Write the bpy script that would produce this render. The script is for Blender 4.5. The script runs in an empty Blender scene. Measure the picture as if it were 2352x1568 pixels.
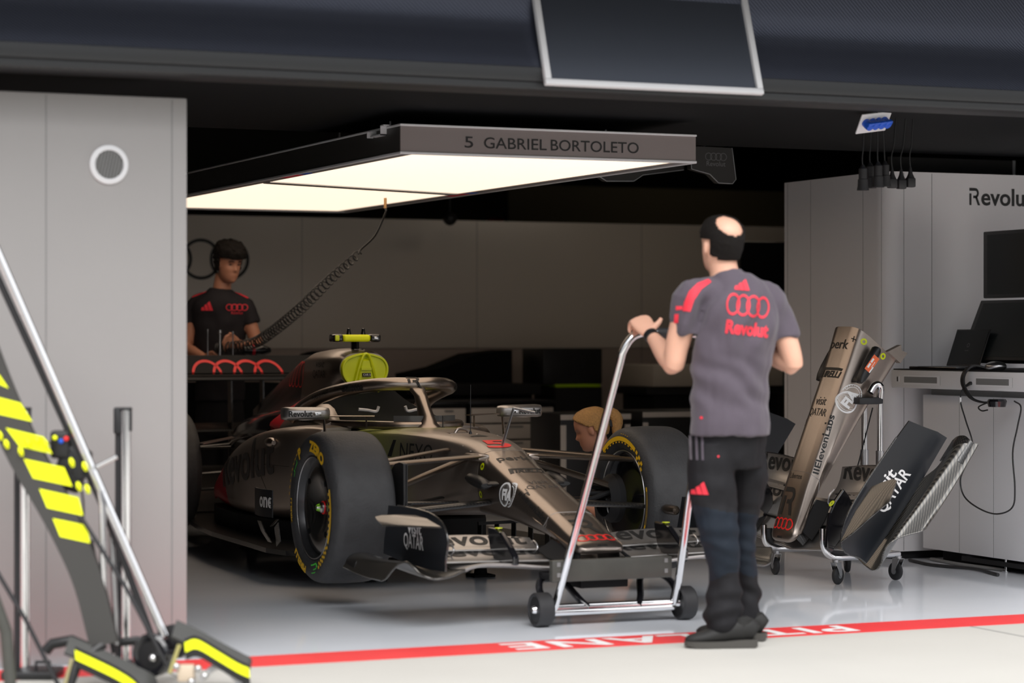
import bpy, bmesh, math, random
from mathutils import Vector, Matrix, noise
from mathutils.bvhtree import BVHTree
D = bpy.data; SC = bpy.context.scene; COL = SC.collection
random.seed(7)
PI = math.pi
# ------------------------------------------------------------------ camera, world, light, exposure
TH = math.radians(23.5); CT = math.cos(TH); ST = math.sin(TH); FPX = 5553.0; EYE = 1.24; HZ = 776.0
cam = D.cameras.new('camera'); cam.lens = 85; cam.sensor_width = 36; cam.shift_y = -8/2352
cam.clip_start = .1; cam.clip_end = 200
cam.dof.use_dof = True; cam.dof.focus_distance = 12.4; cam.dof.aperture_fstop = 1.7
camo = D.objects.new('camera', cam); COL.objects.link(camo)
camo.location = (0, 0, EYE); camo.rotation_euler = (PI/2, 0, -TH); SC.camera = camo
W = D.worlds.new('world'); SC.world = W; W.use_nodes = True
wn = W.node_tree.nodes; wl = W.node_tree.links
bg = wn['Background']; bg.inputs[1].default_value = 1.9
tc = wn.new('ShaderNodeTexCoord'); mp = wn.new('ShaderNodeSeparateXYZ'); cr = wn.new('ShaderNodeValToRGB')
wl.new(tc.outputs['Generated'], mp.inputs[0]); wl.new(mp.outputs[2], cr.inputs[0]); wl.new(cr.outputs[0], bg.inputs[0])
e_ = cr.color_ramp.elements.new(.14); e_.color = (.17, .17, .175, 1)
e_ = cr.color_ramp.elements.new(.34); e_.color = (.95, .97, 1.0, 1)
cr.color_ramp.elements[0].position = .0; cr.color_ramp.elements[0].color = (.13, .13, .13, 1)   # pit wall and stands on the horizon
cr.color_ramp.elements[-1].position = .7; cr.color_ramp.elements[-1].color = (1.0, 1.0, 1.02, 1)
SC.view_settings.view_transform = 'Standard'; SC.view_settings.look = 'None'
SC.view_settings.gamma = 1; SC.view_settings.use_curve_mapping = False; SC.view_settings.exposure = 0.0
def sun(energy, ang, rot, col=(1, 1, 1)):
    l = D.lights.new('daylight', 'SUN'); l.energy = energy; l.angle = ang; l.color = col
    o = D.objects.new('daylight', l); o.rotation_euler = rot; COL.objects.link(o)
# broad, soft light of the bright overcast sky above the pit lane, coming from behind the camera
sun(3.0, math.radians(50), (math.radians(36), 0, math.radians(-18)), (1, .985, .965))
# ------------------------------------------------------------------ materials
def mat(name, col, rough=.5, metal=0., spec=.5, coat=0., noise_amt=0., nscale=20., bump=0., bscale=60., emit=None, estr=0., aniso=0., sheen=0.):
    m = D.materials.new(name); m.use_nodes = True; nt = m.node_tree; b = nt.nodes['Principled BSDF']
    c = (*col, 1) if len(col) == 3 else col
    b.inputs['Base Color'].default_value = c; b.inputs['Roughness'].default_value = rough
    b.inputs['Metallic'].default_value = metal; b.inputs['Specular IOR Level'].default_value = spec
    b.inputs['Coat Weight'].default_value = coat; b.inputs['Coat Roughness'].default_value = .12
    if sheen: b.inputs['Sheen Weight'].default_value = sheen
    if emit: b.inputs['Emission Color'].default_value = (*emit, 1); b.inputs['Emission Strength'].default_value = estr
    tco = nt.nodes.new('ShaderNodeTexCoord')
    n = nt.nodes.new('ShaderNodeTexNoise'); n.inputs['Scale'].default_value = nscale; n.inputs['Detail'].default_value = 4
    nt.links.new(tco.outputs['Object'], n.inputs['Vector'])
    if noise_amt:
        mx = nt.nodes.new('ShaderNodeMix'); mx.data_type = 'RGBA'
        mx.inputs[6].default_value = tuple(max(0, v*(1-noise_amt)) for v in c[:3])+(1,)
        mx.inputs[7].default_value = tuple(min(1, v*(1+noise_amt)) for v in c[:3])+(1,)
        nt.links.new(n.outputs['Fac'], mx.inputs[0]); nt.links.new(mx.outputs[2], b.inputs['Base Color'])
    if bump:
        n2 = nt.nodes.new('ShaderNodeTexNoise'); n2.inputs['Scale'].default_value = bscale; n2.inputs['Detail'].default_value = 5
        nt.links.new(tco.outputs['Object'], n2.inputs['Vector'])
        bp = nt.nodes.new('ShaderNodeBump'); bp.inputs['Strength'].default_value = bump; bp.inputs['Distance'].default_value = .01
        nt.links.new(n2.outputs['Fac'], bp.inputs['Height']); nt.links.new(bp.outputs['Normal'], b.inputs['Normal'])
    return m
def weave(name, c1, c2, scale=260., rough=.3, coat=.6, metal=0.3, ang=.785, two=1.):
    m = mat(name, c1, rough, metal, .5, coat); nt = m.node_tree; b = nt.nodes['Principled BSDF']
    tco = nt.nodes.new('ShaderNodeTexCoord'); mpp = nt.nodes.new('ShaderNodeMapping'); mpp.inputs['Rotation'].default_value = (ang, ang*.7, ang)
    nt.links.new(tco.outputs['Object'], mpp.inputs[0])
    w = nt.nodes.new('ShaderNodeTexWave'); w.inputs['Scale'].default_value = scale/6.28; w.bands_direction = 'X'
    w2 = nt.nodes.new('ShaderNodeTexWave'); w2.inputs['Scale'].default_value = scale/6.28/2; w2.bands_direction = 'Y'
    for q in (w, w2): nt.links.new(mpp.outputs[0], q.inputs[0])
    mm = nt.nodes.new('ShaderNodeMath'); mm.operation = 'MULTIPLY'
    rr = nt.nodes.new('ShaderNodeMapRange'); rr.inputs[3].default_value = 1-two; nt.links.new(w2.outputs['Fac'], rr.inputs[0])
    nt.links.new(w.outputs['Fac'], mm.inputs[0]); nt.links.new(rr.outputs[0], mm.inputs[1])
    mx = nt.nodes.new('ShaderNodeMix'); mx.data_type = 'RGBA'; mx.inputs[6].default_value = (*c1, 1); mx.inputs[7].default_value = (*c2, 1)
    nt.links.new(mm.outputs[0], mx.inputs[0]); nt.links.new(mx.outputs[2], b.inputs['Base Color'])
    return m
M = {}
M['titan'] = mat('titanium_paint', (.335, .285, .25), .30, .95, .5, .15, .05, 90)
M['titan_g'] = mat('titanium_paint_grey', (.42, .40, .385), .33, .82, .5, .15, .04, 90)
M['titan_d'] = mat('dark_bronze', (.11, .085, .065), .3, .8, .5, .2)  # darker bronze for the suspension arms and sensor pods
M['black'] = mat('satin_black', (.012, .012, .013), .42)
M['mblack'] = mat('matt_black', (.01, .01, .011), .75, spec=.3)
M['void'] = mat('black_cloth', (.006, .007, .008), .9, spec=.1)
M['gblack'] = mat('gloss_black', (.008, .008, .01), .12, coat=.6)
M['navy'] = mat('dark_navy_plate', (.009, .011, .015), .4, coat=.1)
M['carbon'] = weave('carbon_fibre', (.012, .012, .013), (.07, .065, .058), 360)
M['carbon_b'] = weave('carbon_fibre_coarse', (.018, .017, .016), (.11, .10, .085), 300, .3, .7, .4, two=.3)
M['rubber'] = mat('tyre_rubber', (.036, .036, .038), .62, spec=.45, noise_amt=.35, nscale=14, bump=.25, bscale=90)
M['sidewall'] = mat('tyre_sidewall', (.018, .018, .019), .5, spec=.4)
M['rub'] = mat('black_rubber', (.02, .02, .022), .6)
M['chrome'] = mat('polished_steel', (.78, .78, .79), .13, 1.)
M['steel'] = mat('brushed_steel', (.55, .55, .56), .3, 1., bump=.1, bscale=150)
M['alu'] = mat('aluminium', (.62, .62, .64), .36, .9)
M['red'] = mat('signal_red', (.86, .02, .02), .45)
M['redf'] = mat('red_print', (.80, .035, .06), .7)
M['dred'] = mat('deep_red_paint', (.45, .0, .012), .35, coat=.3)
M['neon'] = mat('neon_yellow', (.72, .86, .01), .5, emit=(.72, .86, .01), estr=0.)
M['neon_t'] = mat('fluorescent_yellow_tape', (.92, 1.0, .0), .5)
M['neon_d'] = mat('fluorescent_plastic', (.68, .78, .005), .38, coat=.2)
M['yel'] = mat('tyre_yellow', (.85, .5, .01), .5)
M['green'] = mat('green_chalk', (.08, .75, .06), .6)
M['white'] = mat('white_print', (.85, .85, .85), .5)
M['wpaint'] = mat('white_paint', (.72, .72, .74), .45)
M['ink'] = mat('black_print', (.012, .012, .012), .5)
M['inkg'] = mat('dark_grey_print', (.055, .048, .045), .5)
M['panel'] = mat('grey_wall_panel', (.33, .315, .31), .55, noise_amt=.03, nscale=3)
M['panel2'] = mat('light_grey_wall_panel', (.74, .72, .73), .42, spec=.4, noise_amt=.02, nscale=3)
M['rearp'] = mat('warm_grey_rear_panel', (.78, .71, .63), .3, spec=.7)
M['desk'] = mat('white_desk_laminate', (.80, .80, .82), .4)
M['seam'] = mat('panel_seam', (.2, .2, .2), .6)
M['drawer'] = mat('grey_drawer_front', (.62, .57, .52), .5)
M['glassb'] = mat('dark_screen', (.012, .016, .017), .3, spec=.35)
M['blue'] = mat('blue_plastic', (.01, .10, .62), .35)
M['skin'] = mat('skin', (.75, .42, .30), .5, noise_amt=.08, nscale=12); M['skin'].node_tree.nodes['Principled BSDF'].inputs['Subsurface Weight'].default_value = .12
M['skin2'] = mat('dim_light_skin', (.48, .22, .14), .5, noise_amt=.08, nscale=12)  # skin tone darkened to stand in for the dim light inside
M['skin'].node_tree.nodes['Principled BSDF'].inputs['Subsurface Radius'].default_value = (.02, .008, .004)
M['hair'] = mat('dark_hair', (.009, .007, .006), .7, spec=.2, bump=.8, bscale=240)
M['blond'] = mat('blond_hair', (.50, .27, .09), .5, noise_amt=.4, nscale=90, bump=.8, bscale=200)
M['shirt'] = mat('plum_grey_jersey', (.088, .072, .092), .8, spec=.25, sheen=.2, noise_amt=.05, nscale=60)
M['shirtb'] = mat('black_jersey', (.022, .02, .024), .8, spec=.2)
M['trous'] = mat('charcoal_work_trousers', (.013, .0125, .0145), .75, spec=.2, noise_amt=.12, nscale=30, bump=.1)
M['trousn'] = mat('navy_stretch_knee_panel', (.012, .017, .026), .7, spec=.2)
M['shoe'] = mat('black_shoe', (.010, .0095, .009), .7); M['sole'] = mat('grey_rubber_sole', (.06, .056, .05), .6)
M['orange'] = mat('orange_label', (.85, .16, .05), .5)
M['brownv'] = mat('olive_back_room', (.10, .085, .05), .8)
M['lightp'] = mat('lit_diffuser', (.9, .88, .84), .5, emit=(1., .79, .60), estr=1.25)
M['ledr'] = mat('red_digit', (.3, .02, .01), .5, emit=(1, .1, .05), estr=.12)
M['tgreen'] = mat('dark_grey_foam', (.055, .055, .047), .55, noise_amt=.25, nscale=12, coat=.15)
# ------------------------------------------------------------------ mesh helpers
def link(name, me, m=None, parent=None, smooth=True, sharp=None):
    o = D.objects.new(name, me); COL.objects.link(o)
    if m is not None:
        for q in (m if isinstance(m, (list, tuple)) else [m]): me.materials.append(q)
    if parent is not None: o.parent = parent
    if smooth and len(me.polygons):
        me.polygons.foreach_set('use_smooth', [True]*len(me.polygons))
        try: me.set_sharp_from_angle(angle=math.radians(sharp if sharp else 35))
        except Exception: pass
    return o
class MB:
    def __init__(s): s.v = []; s.f = []; s.mi = []; s.cur = 0
    def add(s, vs, fs, mi=None):
        n = len(s.v); s.v += [tuple(v) for v in vs]; s.f += [tuple(i+n for i in f) for f in fs]
        s.mi += [s.cur if mi is None else mi]*len(fs); return s
    def box(s, x0, x1, y0, y1, z0, z1):
        v = [(x, y, z) for x in (x0, x1) for y in (y0, y1) for z in (z0, z1)]
        return s.add(v, [(0, 1, 3, 2), (4, 6, 7, 5), (0, 4, 5, 1), (2, 3, 7, 6), (0, 2, 6, 4), (1, 5, 7, 3)])
    def rbox(s, x0, x1, y0, y1, z0, z1, r=.01, seg=2):      # box with rounded edges
        bm = bmesh.new(); bmesh.ops.create_cube(bm, size=1)
        for v in bm.verts: v.co = Vector(((x0+x1)/2+v.co.x*(x1-x0), (y0+y1)/2+v.co.y*(y1-y0), (z0+z1)/2+v.co.z*(z1-z0)))
        bmesh.ops.bevel(bm, geom=list(bm.edges), offset=min(r, .49*min(x1-x0, y1-y0, z1-z0)), segments=seg, affect='EDGES', profile=.5)
        return s.bm(bm)
    def bm(s, bm):
        bm.verts.index_update(); vs = [v.co.copy() for v in bm.verts]; fs = [[v.index for v in f.verts] for f in bm.faces]; bm.free(); return s.add(vs, fs)
    def xf(s, mtx, start=0):
        for i in range(start, len(s.v)): s.v[i] = tuple(mtx @ Vector(s.v[i]))
        return s
    def rings(s, rs, cap=True, closed=True):               # list of rings with equal point counts
        n = len(rs[0]); vs = [p for r in rs for p in r]; fs = []
        m = n if closed else n-1
        for i in range(len(rs)-1):
            for j in range(m): fs.append((i*n+j, i*n+(j+1) % n, (i+1)*n+(j+1) % n, (i+1)*n+j))
        if cap and closed: fs.append(tuple(range(n-1, -1, -1))); fs.append(tuple((len(rs)-1)*n+j for j in range(n)))
        return s.add(vs, fs)
    def tube(s, pts, r, n=12, cap=True, closed=False):
        pts = [Vector(p) for p in pts]; L = len(pts); rad = r if isinstance(r, (list, tuple)) else [r]*L
        T = []
        for i in range(L):
            a = pts[i-1] if (i or closed) else pts[0]; b = pts[(i+1) % L] if (i < L-1 or closed) else pts[-1]
            T.append((b-a).normalized())
        up = Vector((0, 0, 1)) if abs(T[0].z) < .9 else Vector((1, 0, 0)); N = (up-T[0]*up.dot(T[0])).normalized(); rs = []
        for i in range(L):
            N = (N-T[i]*N.dot(T[i])).normalized(); B = T[i].cross(N)
            rs.append([pts[i]+(N*math.cos(2*PI*k/n)+B*math.sin(2*PI*k/n))*rad[i] for k in range(n)])
        if closed: rs.append(rs[0]); return s.rings(rs, cap=False)
        return s.rings(rs, cap=cap)
    def foil(s, p, q, ch, th, fwd=(0, -1, 0), ch2=None, th2=None, tilt=0.):         # aerofoil strut p->q, chord along fwd
        p = Vector(p); q = Vector(q); ax = (q-p).normalized(); F = Vector(fwd); F = (F-ax*F.dot(ax)).normalized(); N = ax.cross(F)
        rs = []
        for k, P in enumerate((p, q)):
            c_ = (ch, ch2 or ch)[k]; t_ = (th, th2 or th)[k]
            rs.append([P+F*(c_/2*math.cos(a))+N*(t_/2*math.sin(a)*(1-.35*(1-math.cos(a))/2*1.6 if math.cos(a) < 0 else 1)) for a in [2*PI*i/14 for i in range(14)]])
        return s.rings(rs)
    def lathe(s, prof, n=48, axis='x', c=(0, 0, 0), a0=0., a1=2*PI):                        # prof: (along, radius)
        full = abs(a1-a0-2*PI) < 1e-6; m = n if full else n+1; rs = []
        for (h, r) in prof:
            ring = []
            for k in range(m):
                a = a0+(a1-a0)*k/n; q = (h, r*math.cos(a), r*math.sin(a))
                if axis == 'y': q = (q[1], q[0], q[2])
                if axis == 'z': q = (q[1], q[2], q[0])
                ring.append((q[0]+c[0], q[1]+c[1], q[2]+c[2]))
            rs.append(ring)
        return s.rings(rs, cap=False, closed=full)
    def prism(s, poly, h0, h1, axis='x'):                  # polygon (p,q) extruded along an axis
        def g(p, q, h): return {'x': (h, p, q), 'y': (p, h, q), 'z': (p, q, h)}[axis]
        n = len(poly); vs = [g(p, q, h0) for p, q in poly]+[g(p, q, h1) for p, q in poly]
        fs = [tuple(range(n)), tuple(range(2*n-1, n-1, -1))]+[(i, i+n, (i+1) % n+n, (i+1) % n) for i in range(n)]
        return s.add(vs, fs)
    def sheet(s, grid, th):                                # curved sheet from a grid of points, thickened along its normals
        R = len(grid); C_ = len(grid[0]); g = [[Vector(p) for p in r] for r in grid]; top = []; bot = []
        for i in range(R):
            for j in range(C_):
                du = g[min(i+1, R-1)][j]-g[max(i-1, 0)][j]; dv = g[i][min(j+1, C_-1)]-g[i][max(j-1, 0)][j] if False else g[i][min(j+1, C_-1)]-g[i][max(j-1, 0)]
                n = du.cross(dv); n = n.normalized() if n.length > 1e-9 else Vector((0, 0, 1))
                top.append(g[i][j]+n*th/2); bot.append(g[i][j]-n*th/2)
        N = R*C_; fs = []
        for i in range(R-1):
            for j in range(C_-1):
                a = i*C_+j; fs.append((a, a+1, a+C_+1, a+C_)); fs.append((a+N, a+C_+N, a+C_+1+N, a+1+N))
        bd = [j for j in range(C_)]+[i*C_+C_-1 for i in range(1, R)]+[(R-1)*C_+j for j in range(C_-2, -1, -1)]+[i*C_ for i in range(R-2, 0, -1)]
        for k in range(len(bd)):
            a, b = bd[k], bd[(k+1) % len(bd)]; fs.append((a, a+N, b+N, b))
        return s.add(top+bot, fs)
    def build(s, name, m, parent=None, smooth=True, sharp=None):
        me = D.meshes.new(name); me.from_pydata([tuple(v) for v in s.v], [], s.f)
        if any(s.mi): me.polygons.foreach_set('material_index', s.mi)
        me.validate(); bm = bmesh.new(); bm.from_mesh(me); bmesh.ops.recalc_face_normals(bm, faces=bm.faces); bm.to_mesh(me); bm.free()
        return link(name, me, m, parent, smooth, sharp)
def cr_spline(P, n, closed=False):                         # Catmull-Rom through points, n per span
    P = [Vector(p) for p in P]; L = len(P); out = []
    for i in range(L if closed else L-1):
        a = P[i-1] if (i or closed) else P[0]*2-P[1]; b = P[i]; c = P[(i+1) % L]; d = P[(i+2) % L] if (i+2 < L or closed) else P[-1]*2-P[-2]
        for k in range(n):
            t = k/n; out.append(.5*((2*b)+(c-a)*t+(2*a-5*b+4*c-d)*t*t+(3*b-a-3*c+d)*t**3))
    if not closed: out.append(P[-1])
    return out
def loft_half(mb, st, nu=5, ny=4, mirror=True, cap=True, side=None):
    """st: list of (y, [(u,z) ... top centre to bottom centre]); smooth loft, mirrored across u=0"""
    K = len(st[0][1]); cols = []
    for k in range(K): cols.append(cr_spline([(s_[1][k][0], s_[0], s_[1][k][1]) for s_ in st], ny))
    rs = []
    for i in range(len(cols[0])):
        half = cr_spline([cols[k][i] for k in range(K)], nu)
        if mirror:
            ring = half+[Vector((-p.x, p.y, p.z)) for p in reversed(half[1:-1])]
        else: ring = half
        rs.append(ring)
    return mb.rings(rs, cap=cap)
def empty(name, loc=(0, 0, 0), rz=0., label=None, cat=None, group=None, rot=None):
    o = D.objects.new(name, None); COL.objects.link(o); o.location = loc; o.rotation_euler = rot or (0, 0, rz); o.empty_display_size = .1
    if label: tag(o, label, cat, group)
    return o
def tag(o, label, cat, group=None, kind=None):
    o['label'] = label; o['category'] = cat
    if group: o['group'] = group
    if kind: o['kind'] = kind
    return o
def struct(o): o['kind'] = 'structure'; return o
def copy_tree(o, parent=None):
    c = o.copy(); COL.objects.link(c)
    if parent: c.parent = parent
    for ch in list(o.children): copy_tree(ch, c)
    return c
# ---- flat artwork (lettering, rings) as triangulated 2D meshes
def text2d(s, size=1., bold=0., shear=0., sx=1., spacing=1.):
    cu = D.curves.new('t', 'FONT'); cu.body = s; cu.size = size; cu.offset = bold; cu.shear = shear; cu.space_character = spacing; cu.fill_mode = 'FRONT'; cu.resolution_u = 4
    cu.align_x = 'CENTER'; cu.align_y = 'CENTER'
    o = D.objects.new('t', cu); COL.objects.link(o); dg = bpy.context.evaluated_depsgraph_get(); dg.update()
    me = D.meshes.new_from_object(o.evaluated_get(dg)); vs = [(v.co.x*sx, v.co.y) for v in me.vertices]; fs = [tuple(p.vertices) for p in me.polygons]
    D.objects.remove(o); D.curves.remove(cu); D.meshes.remove(me)
    xs = [v[0] for v in vs]; ys = [v[1] for v in vs]; cx = (min(xs)+max(xs))/2; cy = (min(ys)+max(ys))/2
    return [(x-cx, y-cy) for x, y in vs], fs
def art(*parts):                                           # merge 2D pieces: (verts, faces, dx, dy)
    V = []; F = []
    for (v, f, dx, dy) in parts:
        n = len(V); V += [(x+dx, y+dy) for x, y in v]; F += [tuple(i+n for i in q) for q in f]
    return V, F
def annulus(R, r, n=40, a0=0., a1=2*PI, sx=1.):
    V = []; F = []
    for k in range(n+1):
        a = a0+(a1-a0)*k/n; V += [(R*math.cos(a)*sx, R*math.sin(a)), (r*math.cos(a)*sx, r*math.sin(a))]
    for k in range(n): F.append((2*k, 2*k+2, 2*k+3, 2*k+1))
    return V, F
def poly2d(P): return list(P), [tuple(range(len(P)))]
def four_rings(R, t, sp=1.44):
    a = annulus(R, R-t); return art(*[(a[0], a[1], (i-1.5)*R*sp, 0) for i in range(4)])
def r_logo(h):                                             # stylised R
    k = h/10.; S = []
    S.append(poly2d([(-4.2*k, -5*k), (-2.6*k, -5*k), (-2.6*k, 1.8*k), (-4.2*k, 1.8*k)]))
    top = [(-4.2*k, 5*k), (-4.2*k, 3.3*k)]
    outer = [(0*k, 5*k)]+[(.4*k+3.*k*math.sin(a), 2.*k+3.*k*math.cos(a)) for a in [i*PI/10 for i in range(1, 10)]]
    inner = [(0*k, 3.3*k)]+[(.4*k+1.4*k*math.sin(a), 2.*k+1.35*k*math.cos(a)) for a in [i*PI/10 for i in range(1, 10)]]
    V = []; F = []; O = [(-4.2*k, 5*k)]+outer; I = [(-4.2*k, 3.3*k)]+inner
    for o_, i_ in zip(O, I): V += [o_, i_]
    for j in range(len(O)-1): F.append((2*j, 2*j+2, 2*j+3, 2*j+1))
    S.append((V, F)); S.append(poly2d([(.2*k, -.2*k), (1.9*k, .2*k), (4.4*k, -5*k), (2.5*k, -5*k)])); S.append(poly2d([(-1.2*k, -.95*k), (1.3*k, -.95*k), (1.3*k, .6*k), (-1.2*k, .6*k)]))
    return art(*[(v, f, 0, 0) for v, f in S])
def three_bars(h):                                         # slanted three bar mark
    S = []
    for i, (x, t) in enumerate(((-.45, .42), (0., .72), (.45, 1.02))):
        S.append(poly2d([(h*(x-.22), -h*.5), (h*(x+.20), -h*.5), (h*(x+.20-.42*t+.05), h*(-.5+t)), (h*(x-.22-.42*t+.2), h*(-.5+t*.78))]))
    return art(*[(v, f, 0, 0) for v, f in S])
def fia(R):
    ps = [(*annulus(R, R*.86), -.3*R, 0), (*annulus(R, R*.92, a0=-1.75, a1=1.75), .5*R, .0), (*annulus(R*.76, R*.70, a0=-1.5, a1=1.5), .5*R, .0)]
    t = text2d('FIA', R*1.2, .06*R); ps.append((*t, .12*R, 0))
    for k in range(3): ps.append((*annulus(R*.95, R*.9, sx=.2+.3*k), -.3*R, 0))
    for k in range(12):
        a = -1.5+k*.27; ps.append((*poly2d([(.82*R*math.cos(a), .82*R*math.sin(a)), (.9*R*math.cos(a), .9*R*math.sin(a)), (.9*R*math.cos(a+.12), .9*R*math.sin(a+.12)), (.82*R*math.cos(a+.12), .82*R*math.sin(a+.12))]), .55*R, 0))
    return art(*ps)
def refine(vf, L):
    bm = bmesh.new(); vs = [bm.verts.new((x, y, 0)) for x, y in vf[0]]
    for f in vf[1]:
        try: bm.faces.new([vs[i] for i in f])
        except Exception: pass
    bmesh.ops.triangulate(bm, faces=bm.faces)
    for _ in range(5):
        e = [e for e in bm.edges if e.calc_length() > L]
        if not e: break
        bmesh.ops.subdivide_edges(bm, edges=e, cuts=1); bmesh.ops.triangulate(bm, faces=bm.faces)
    bm.verts.index_update(); out = ([(v.co.x, v.co.y) for v in bm.verts], [tuple(v.index for v in f.verts) for f in bm.faces]); bm.free(); return out
def flat(name, vf, O, U, V, m, parent=None, off=.0015):    # artwork on a plane: origin, right, up
    O = Vector(O); U = Vector(U).normalized(); V = Vector(V).normalized(); N = U.cross(V)
    me = D.meshes.new(name); me.from_pydata([tuple(O+U*x+V*y+N*off) for x, y in vf[0]], [], vf[1]); return link(name, me, m, parent, False)
def bvh_of(objs):
    vs = []; fs = []
    for o in objs:
        n = len(vs); vs += [v.co.copy() for v in o.data.vertices]; fs += [[i+n for i in p.vertices] for p in o.data.polygons]
    return BVHTree.FromPolygons(vs, fs)
def decal(name, vf, bvh, O, U, V, m, parent=None, off=.0025, L=.02, dist=1.5):   # artwork projected on a shaped surface along -(U x V)
    vf = refine(vf, L); O = Vector(O); U = Vector(U).normalized(); V = Vector(V).normalized(); N = U.cross(V).normalized()
    pts = []
    for x, y in vf[0]:
        h = bvh.ray_cast(O+U*x+V*y+N*dist, -N)
        pts.append(None if h[0] is None else h[0]+(h[1] if h[1].dot(N) > 0 else -h[1])*off)
    idx = {}; P = []; F = []
    for f in vf[1]:
        if any(pts[i] is None for i in f): continue
        if max((pts[i]-pts[f[0]]).length for i in f) > L*6: continue
        q = []
        for i in f:
            if i not in idx: idx[i] = len(P); P.append(tuple(pts[i]))
            q.append(idx[i])
        F.append(q)
    if not F: print('EMPTY DECAL', name); return None
    me = D.meshes.new(name); me.from_pydata(P, [], F); return link(name, me, m, parent, False)
def smoothstep(a, b, x):
    t = max(0., min(1., (x-a)/(b-a))); return t*t*(3-2*t)
def lerp(a, b, t): return a+(b-a)*t
# ------------------------------------------------------------------ the setting
def epoxy():
    m = mat('epoxy_floor', (.86, .89, .95), .06, 0, .30, 0, .04, 3); nt = m.node_tree; b = nt.nodes['Principled BSDF']
    tco = nt.nodes.new('ShaderNodeTexCoord')
    v = nt.nodes.new('ShaderNodeTexVoronoi'); v.inputs['Scale'].default_value = 16; v.feature = 'DISTANCE_TO_EDGE' if False else 'F1'; v.inputs['Randomness'].default_value = 1
    nt.links.new(tco.outputs['Object'], v.inputs['Vector'])
    r = nt.nodes.new('ShaderNodeValToRGB'); r.color_ramp.elements[0].position = .05; r.color_ramp.elements[0].color = (1, 1, 1, 1); r.color_ramp.elements[1].position = .075; r.color_ramp.elements[1].color = (0, 0, 0, 1)
    nt.links.new(v.outputs['Distance'], r.inputs[0])
    mx = nt.nodes.new('ShaderNodeMix'); mx.data_type = 'RGBA'; mx.inputs[7].default_value = (.9, .9, .9, 1)
    old = b.inputs['Base Color'].links[0].from_socket
    nt.links.new(old, mx.inputs[6]); nt.links.new(r.outputs[0], mx.inputs[0]); nt.links.new(mx.outputs[2], b.inputs['Base Color'])
    return m
def concrete():
    m = mat('pit_lane_concrete', (.50, .485, .45), .75, 0, .3, 0, .06, 1.6, .25, 40); nt = m.node_tree
    return m
struct(MB().box(-3, 12, 9.045, 22, -.2, 0).build('floor', epoxy(), smooth=False))
struct(MB().box(-14, 22, -8, 8.75, -.2, 0).build('floor_pit_lane', concrete(), smooth=False))
for k, (a0, a1, b0, b1) in enumerate(((3.2, 7.6, 7.05, 7.06), (5.95, 5.96, 7.06, 8.75), (2.4, 2.41, 4, 8.75))):
    struct(MB().box(a0-(2 if k == 0 else 0), a1, b0, b1, -.001, .0008).build('trim_%d' % (k+20), M['seam'], smooth=False))
redm = mat('red_floor_stripe', (.80, .045, .05), .5, noise_amt=.12, nscale=7)
rs_ = struct(MB().box(-14, 22, 8.75, 9.045, -.2, .0005).build('trim_1', redm, smooth=False))
for txt, ac in (('PIT', 5.21), ('LANE', 4.28)):
    v = text2d(txt, .27, .006, sx=1.0, spacing=1.12)
    xs = [p[0] for p in v[0]]; w0 = max(xs)-min(xs); tgt = .46 if txt == 'PIT' else .86
    v = ([(x*tgt/w0, y) for x, y in v[0]], v[1])
    o = flat('lettering', v, (ac, 8.9, .0008), (-1, 0, 0), (0, -1, 0), M['white'], rs_, .0008)
# left wall panel with rounded vent
wl_ = struct(MB().rbox(-3.0, 2.583, 9.1, 9.6, 0, 2.169, .006).build('wall_left', M['panel'], smooth=True))
for k, a in enumerate((2.033, 2.523)): MB().box(a-.0015, a+.0015, 9.0985, 9.1, .02, 2.16).build('panel_seam', M['seam'], wl_, False)
v_ = empty('wall_vent', (2.274, 9.1, 1.903), label='round white air vent with slanting slats on the grey wall panel', cat='vent')
MB().lathe([(-.012, .055), (-.014, .06), (-.010, .074), (0, .076)], 40, 'y').build('vent_ring', M['wpaint'], v_)
MB().lathe([(-.001, .0), (-.001, .056)], 40, 'y').build('vent_back', mat('vent_back', (.13, .12, .10), .8), v_)
for k in range(9):
    x = -.048+k*.012; h = math.sqrt(max(0, .054**2-x*x))
    MB().box(x-.0035, x+.0035, -.011, -.002, -h, h).xf(Matrix.Rotation(math.radians(12), 4, 'Y')).build('slat', M['seam'], v_, False)
# header beam, sloped fabric shutter, added shading slab above
struct(MB().rbox(-14, 22, 8.85, 9.1, 2.236, 2.272, .004).rbox(-14, 22, 8.835, 9.1, 2.268, 2.325, .004).build('wall_front', mat('dark_header', (.020, .021, .023), .45), smooth=True))
def mesh_fabric():
    m = mat('grey_blue_mesh_fabric', (.105, .115, .155), .30, .7, spec=.5); nt = m.node_tree; b = nt.nodes['Principled BSDF']
    tco = nt.nodes.new('ShaderNodeTexCoord'); w = nt.nodes.new('ShaderNodeTexWave'); w.inputs['Scale'].default_value = 34; w.bands_direction = 'DIAGONAL'
    nt.links.new(tco.outputs['Object'], w.inputs['Vector']); bp = nt.nodes.new('ShaderNodeBump'); bp.inputs['Strength'].default_value = .2; bp.inputs['Distance'].default_value = .003
    nt.links.new(w.outputs['Fac'], bp.inputs['Height']); nt.links.new(bp.outputs['Normal'], b.inputs['Normal']); return m
prof = cr_spline([(0, 8.845, 2.30), (0, 8.872, 2.36), (0, 8.902, 2.42), (0, 8.930, 2.48), (0, 8.946, 2.54), (0, 8.948, 2.62), (0, 8.948, 2.74), (0, 8.948, 2.86)], 14)
struct(MB().sheet([[(x, p.y, p.z) for p in prof] for x in (-14, 22)], .01).build('trim_2', mesh_fabric()))
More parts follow.
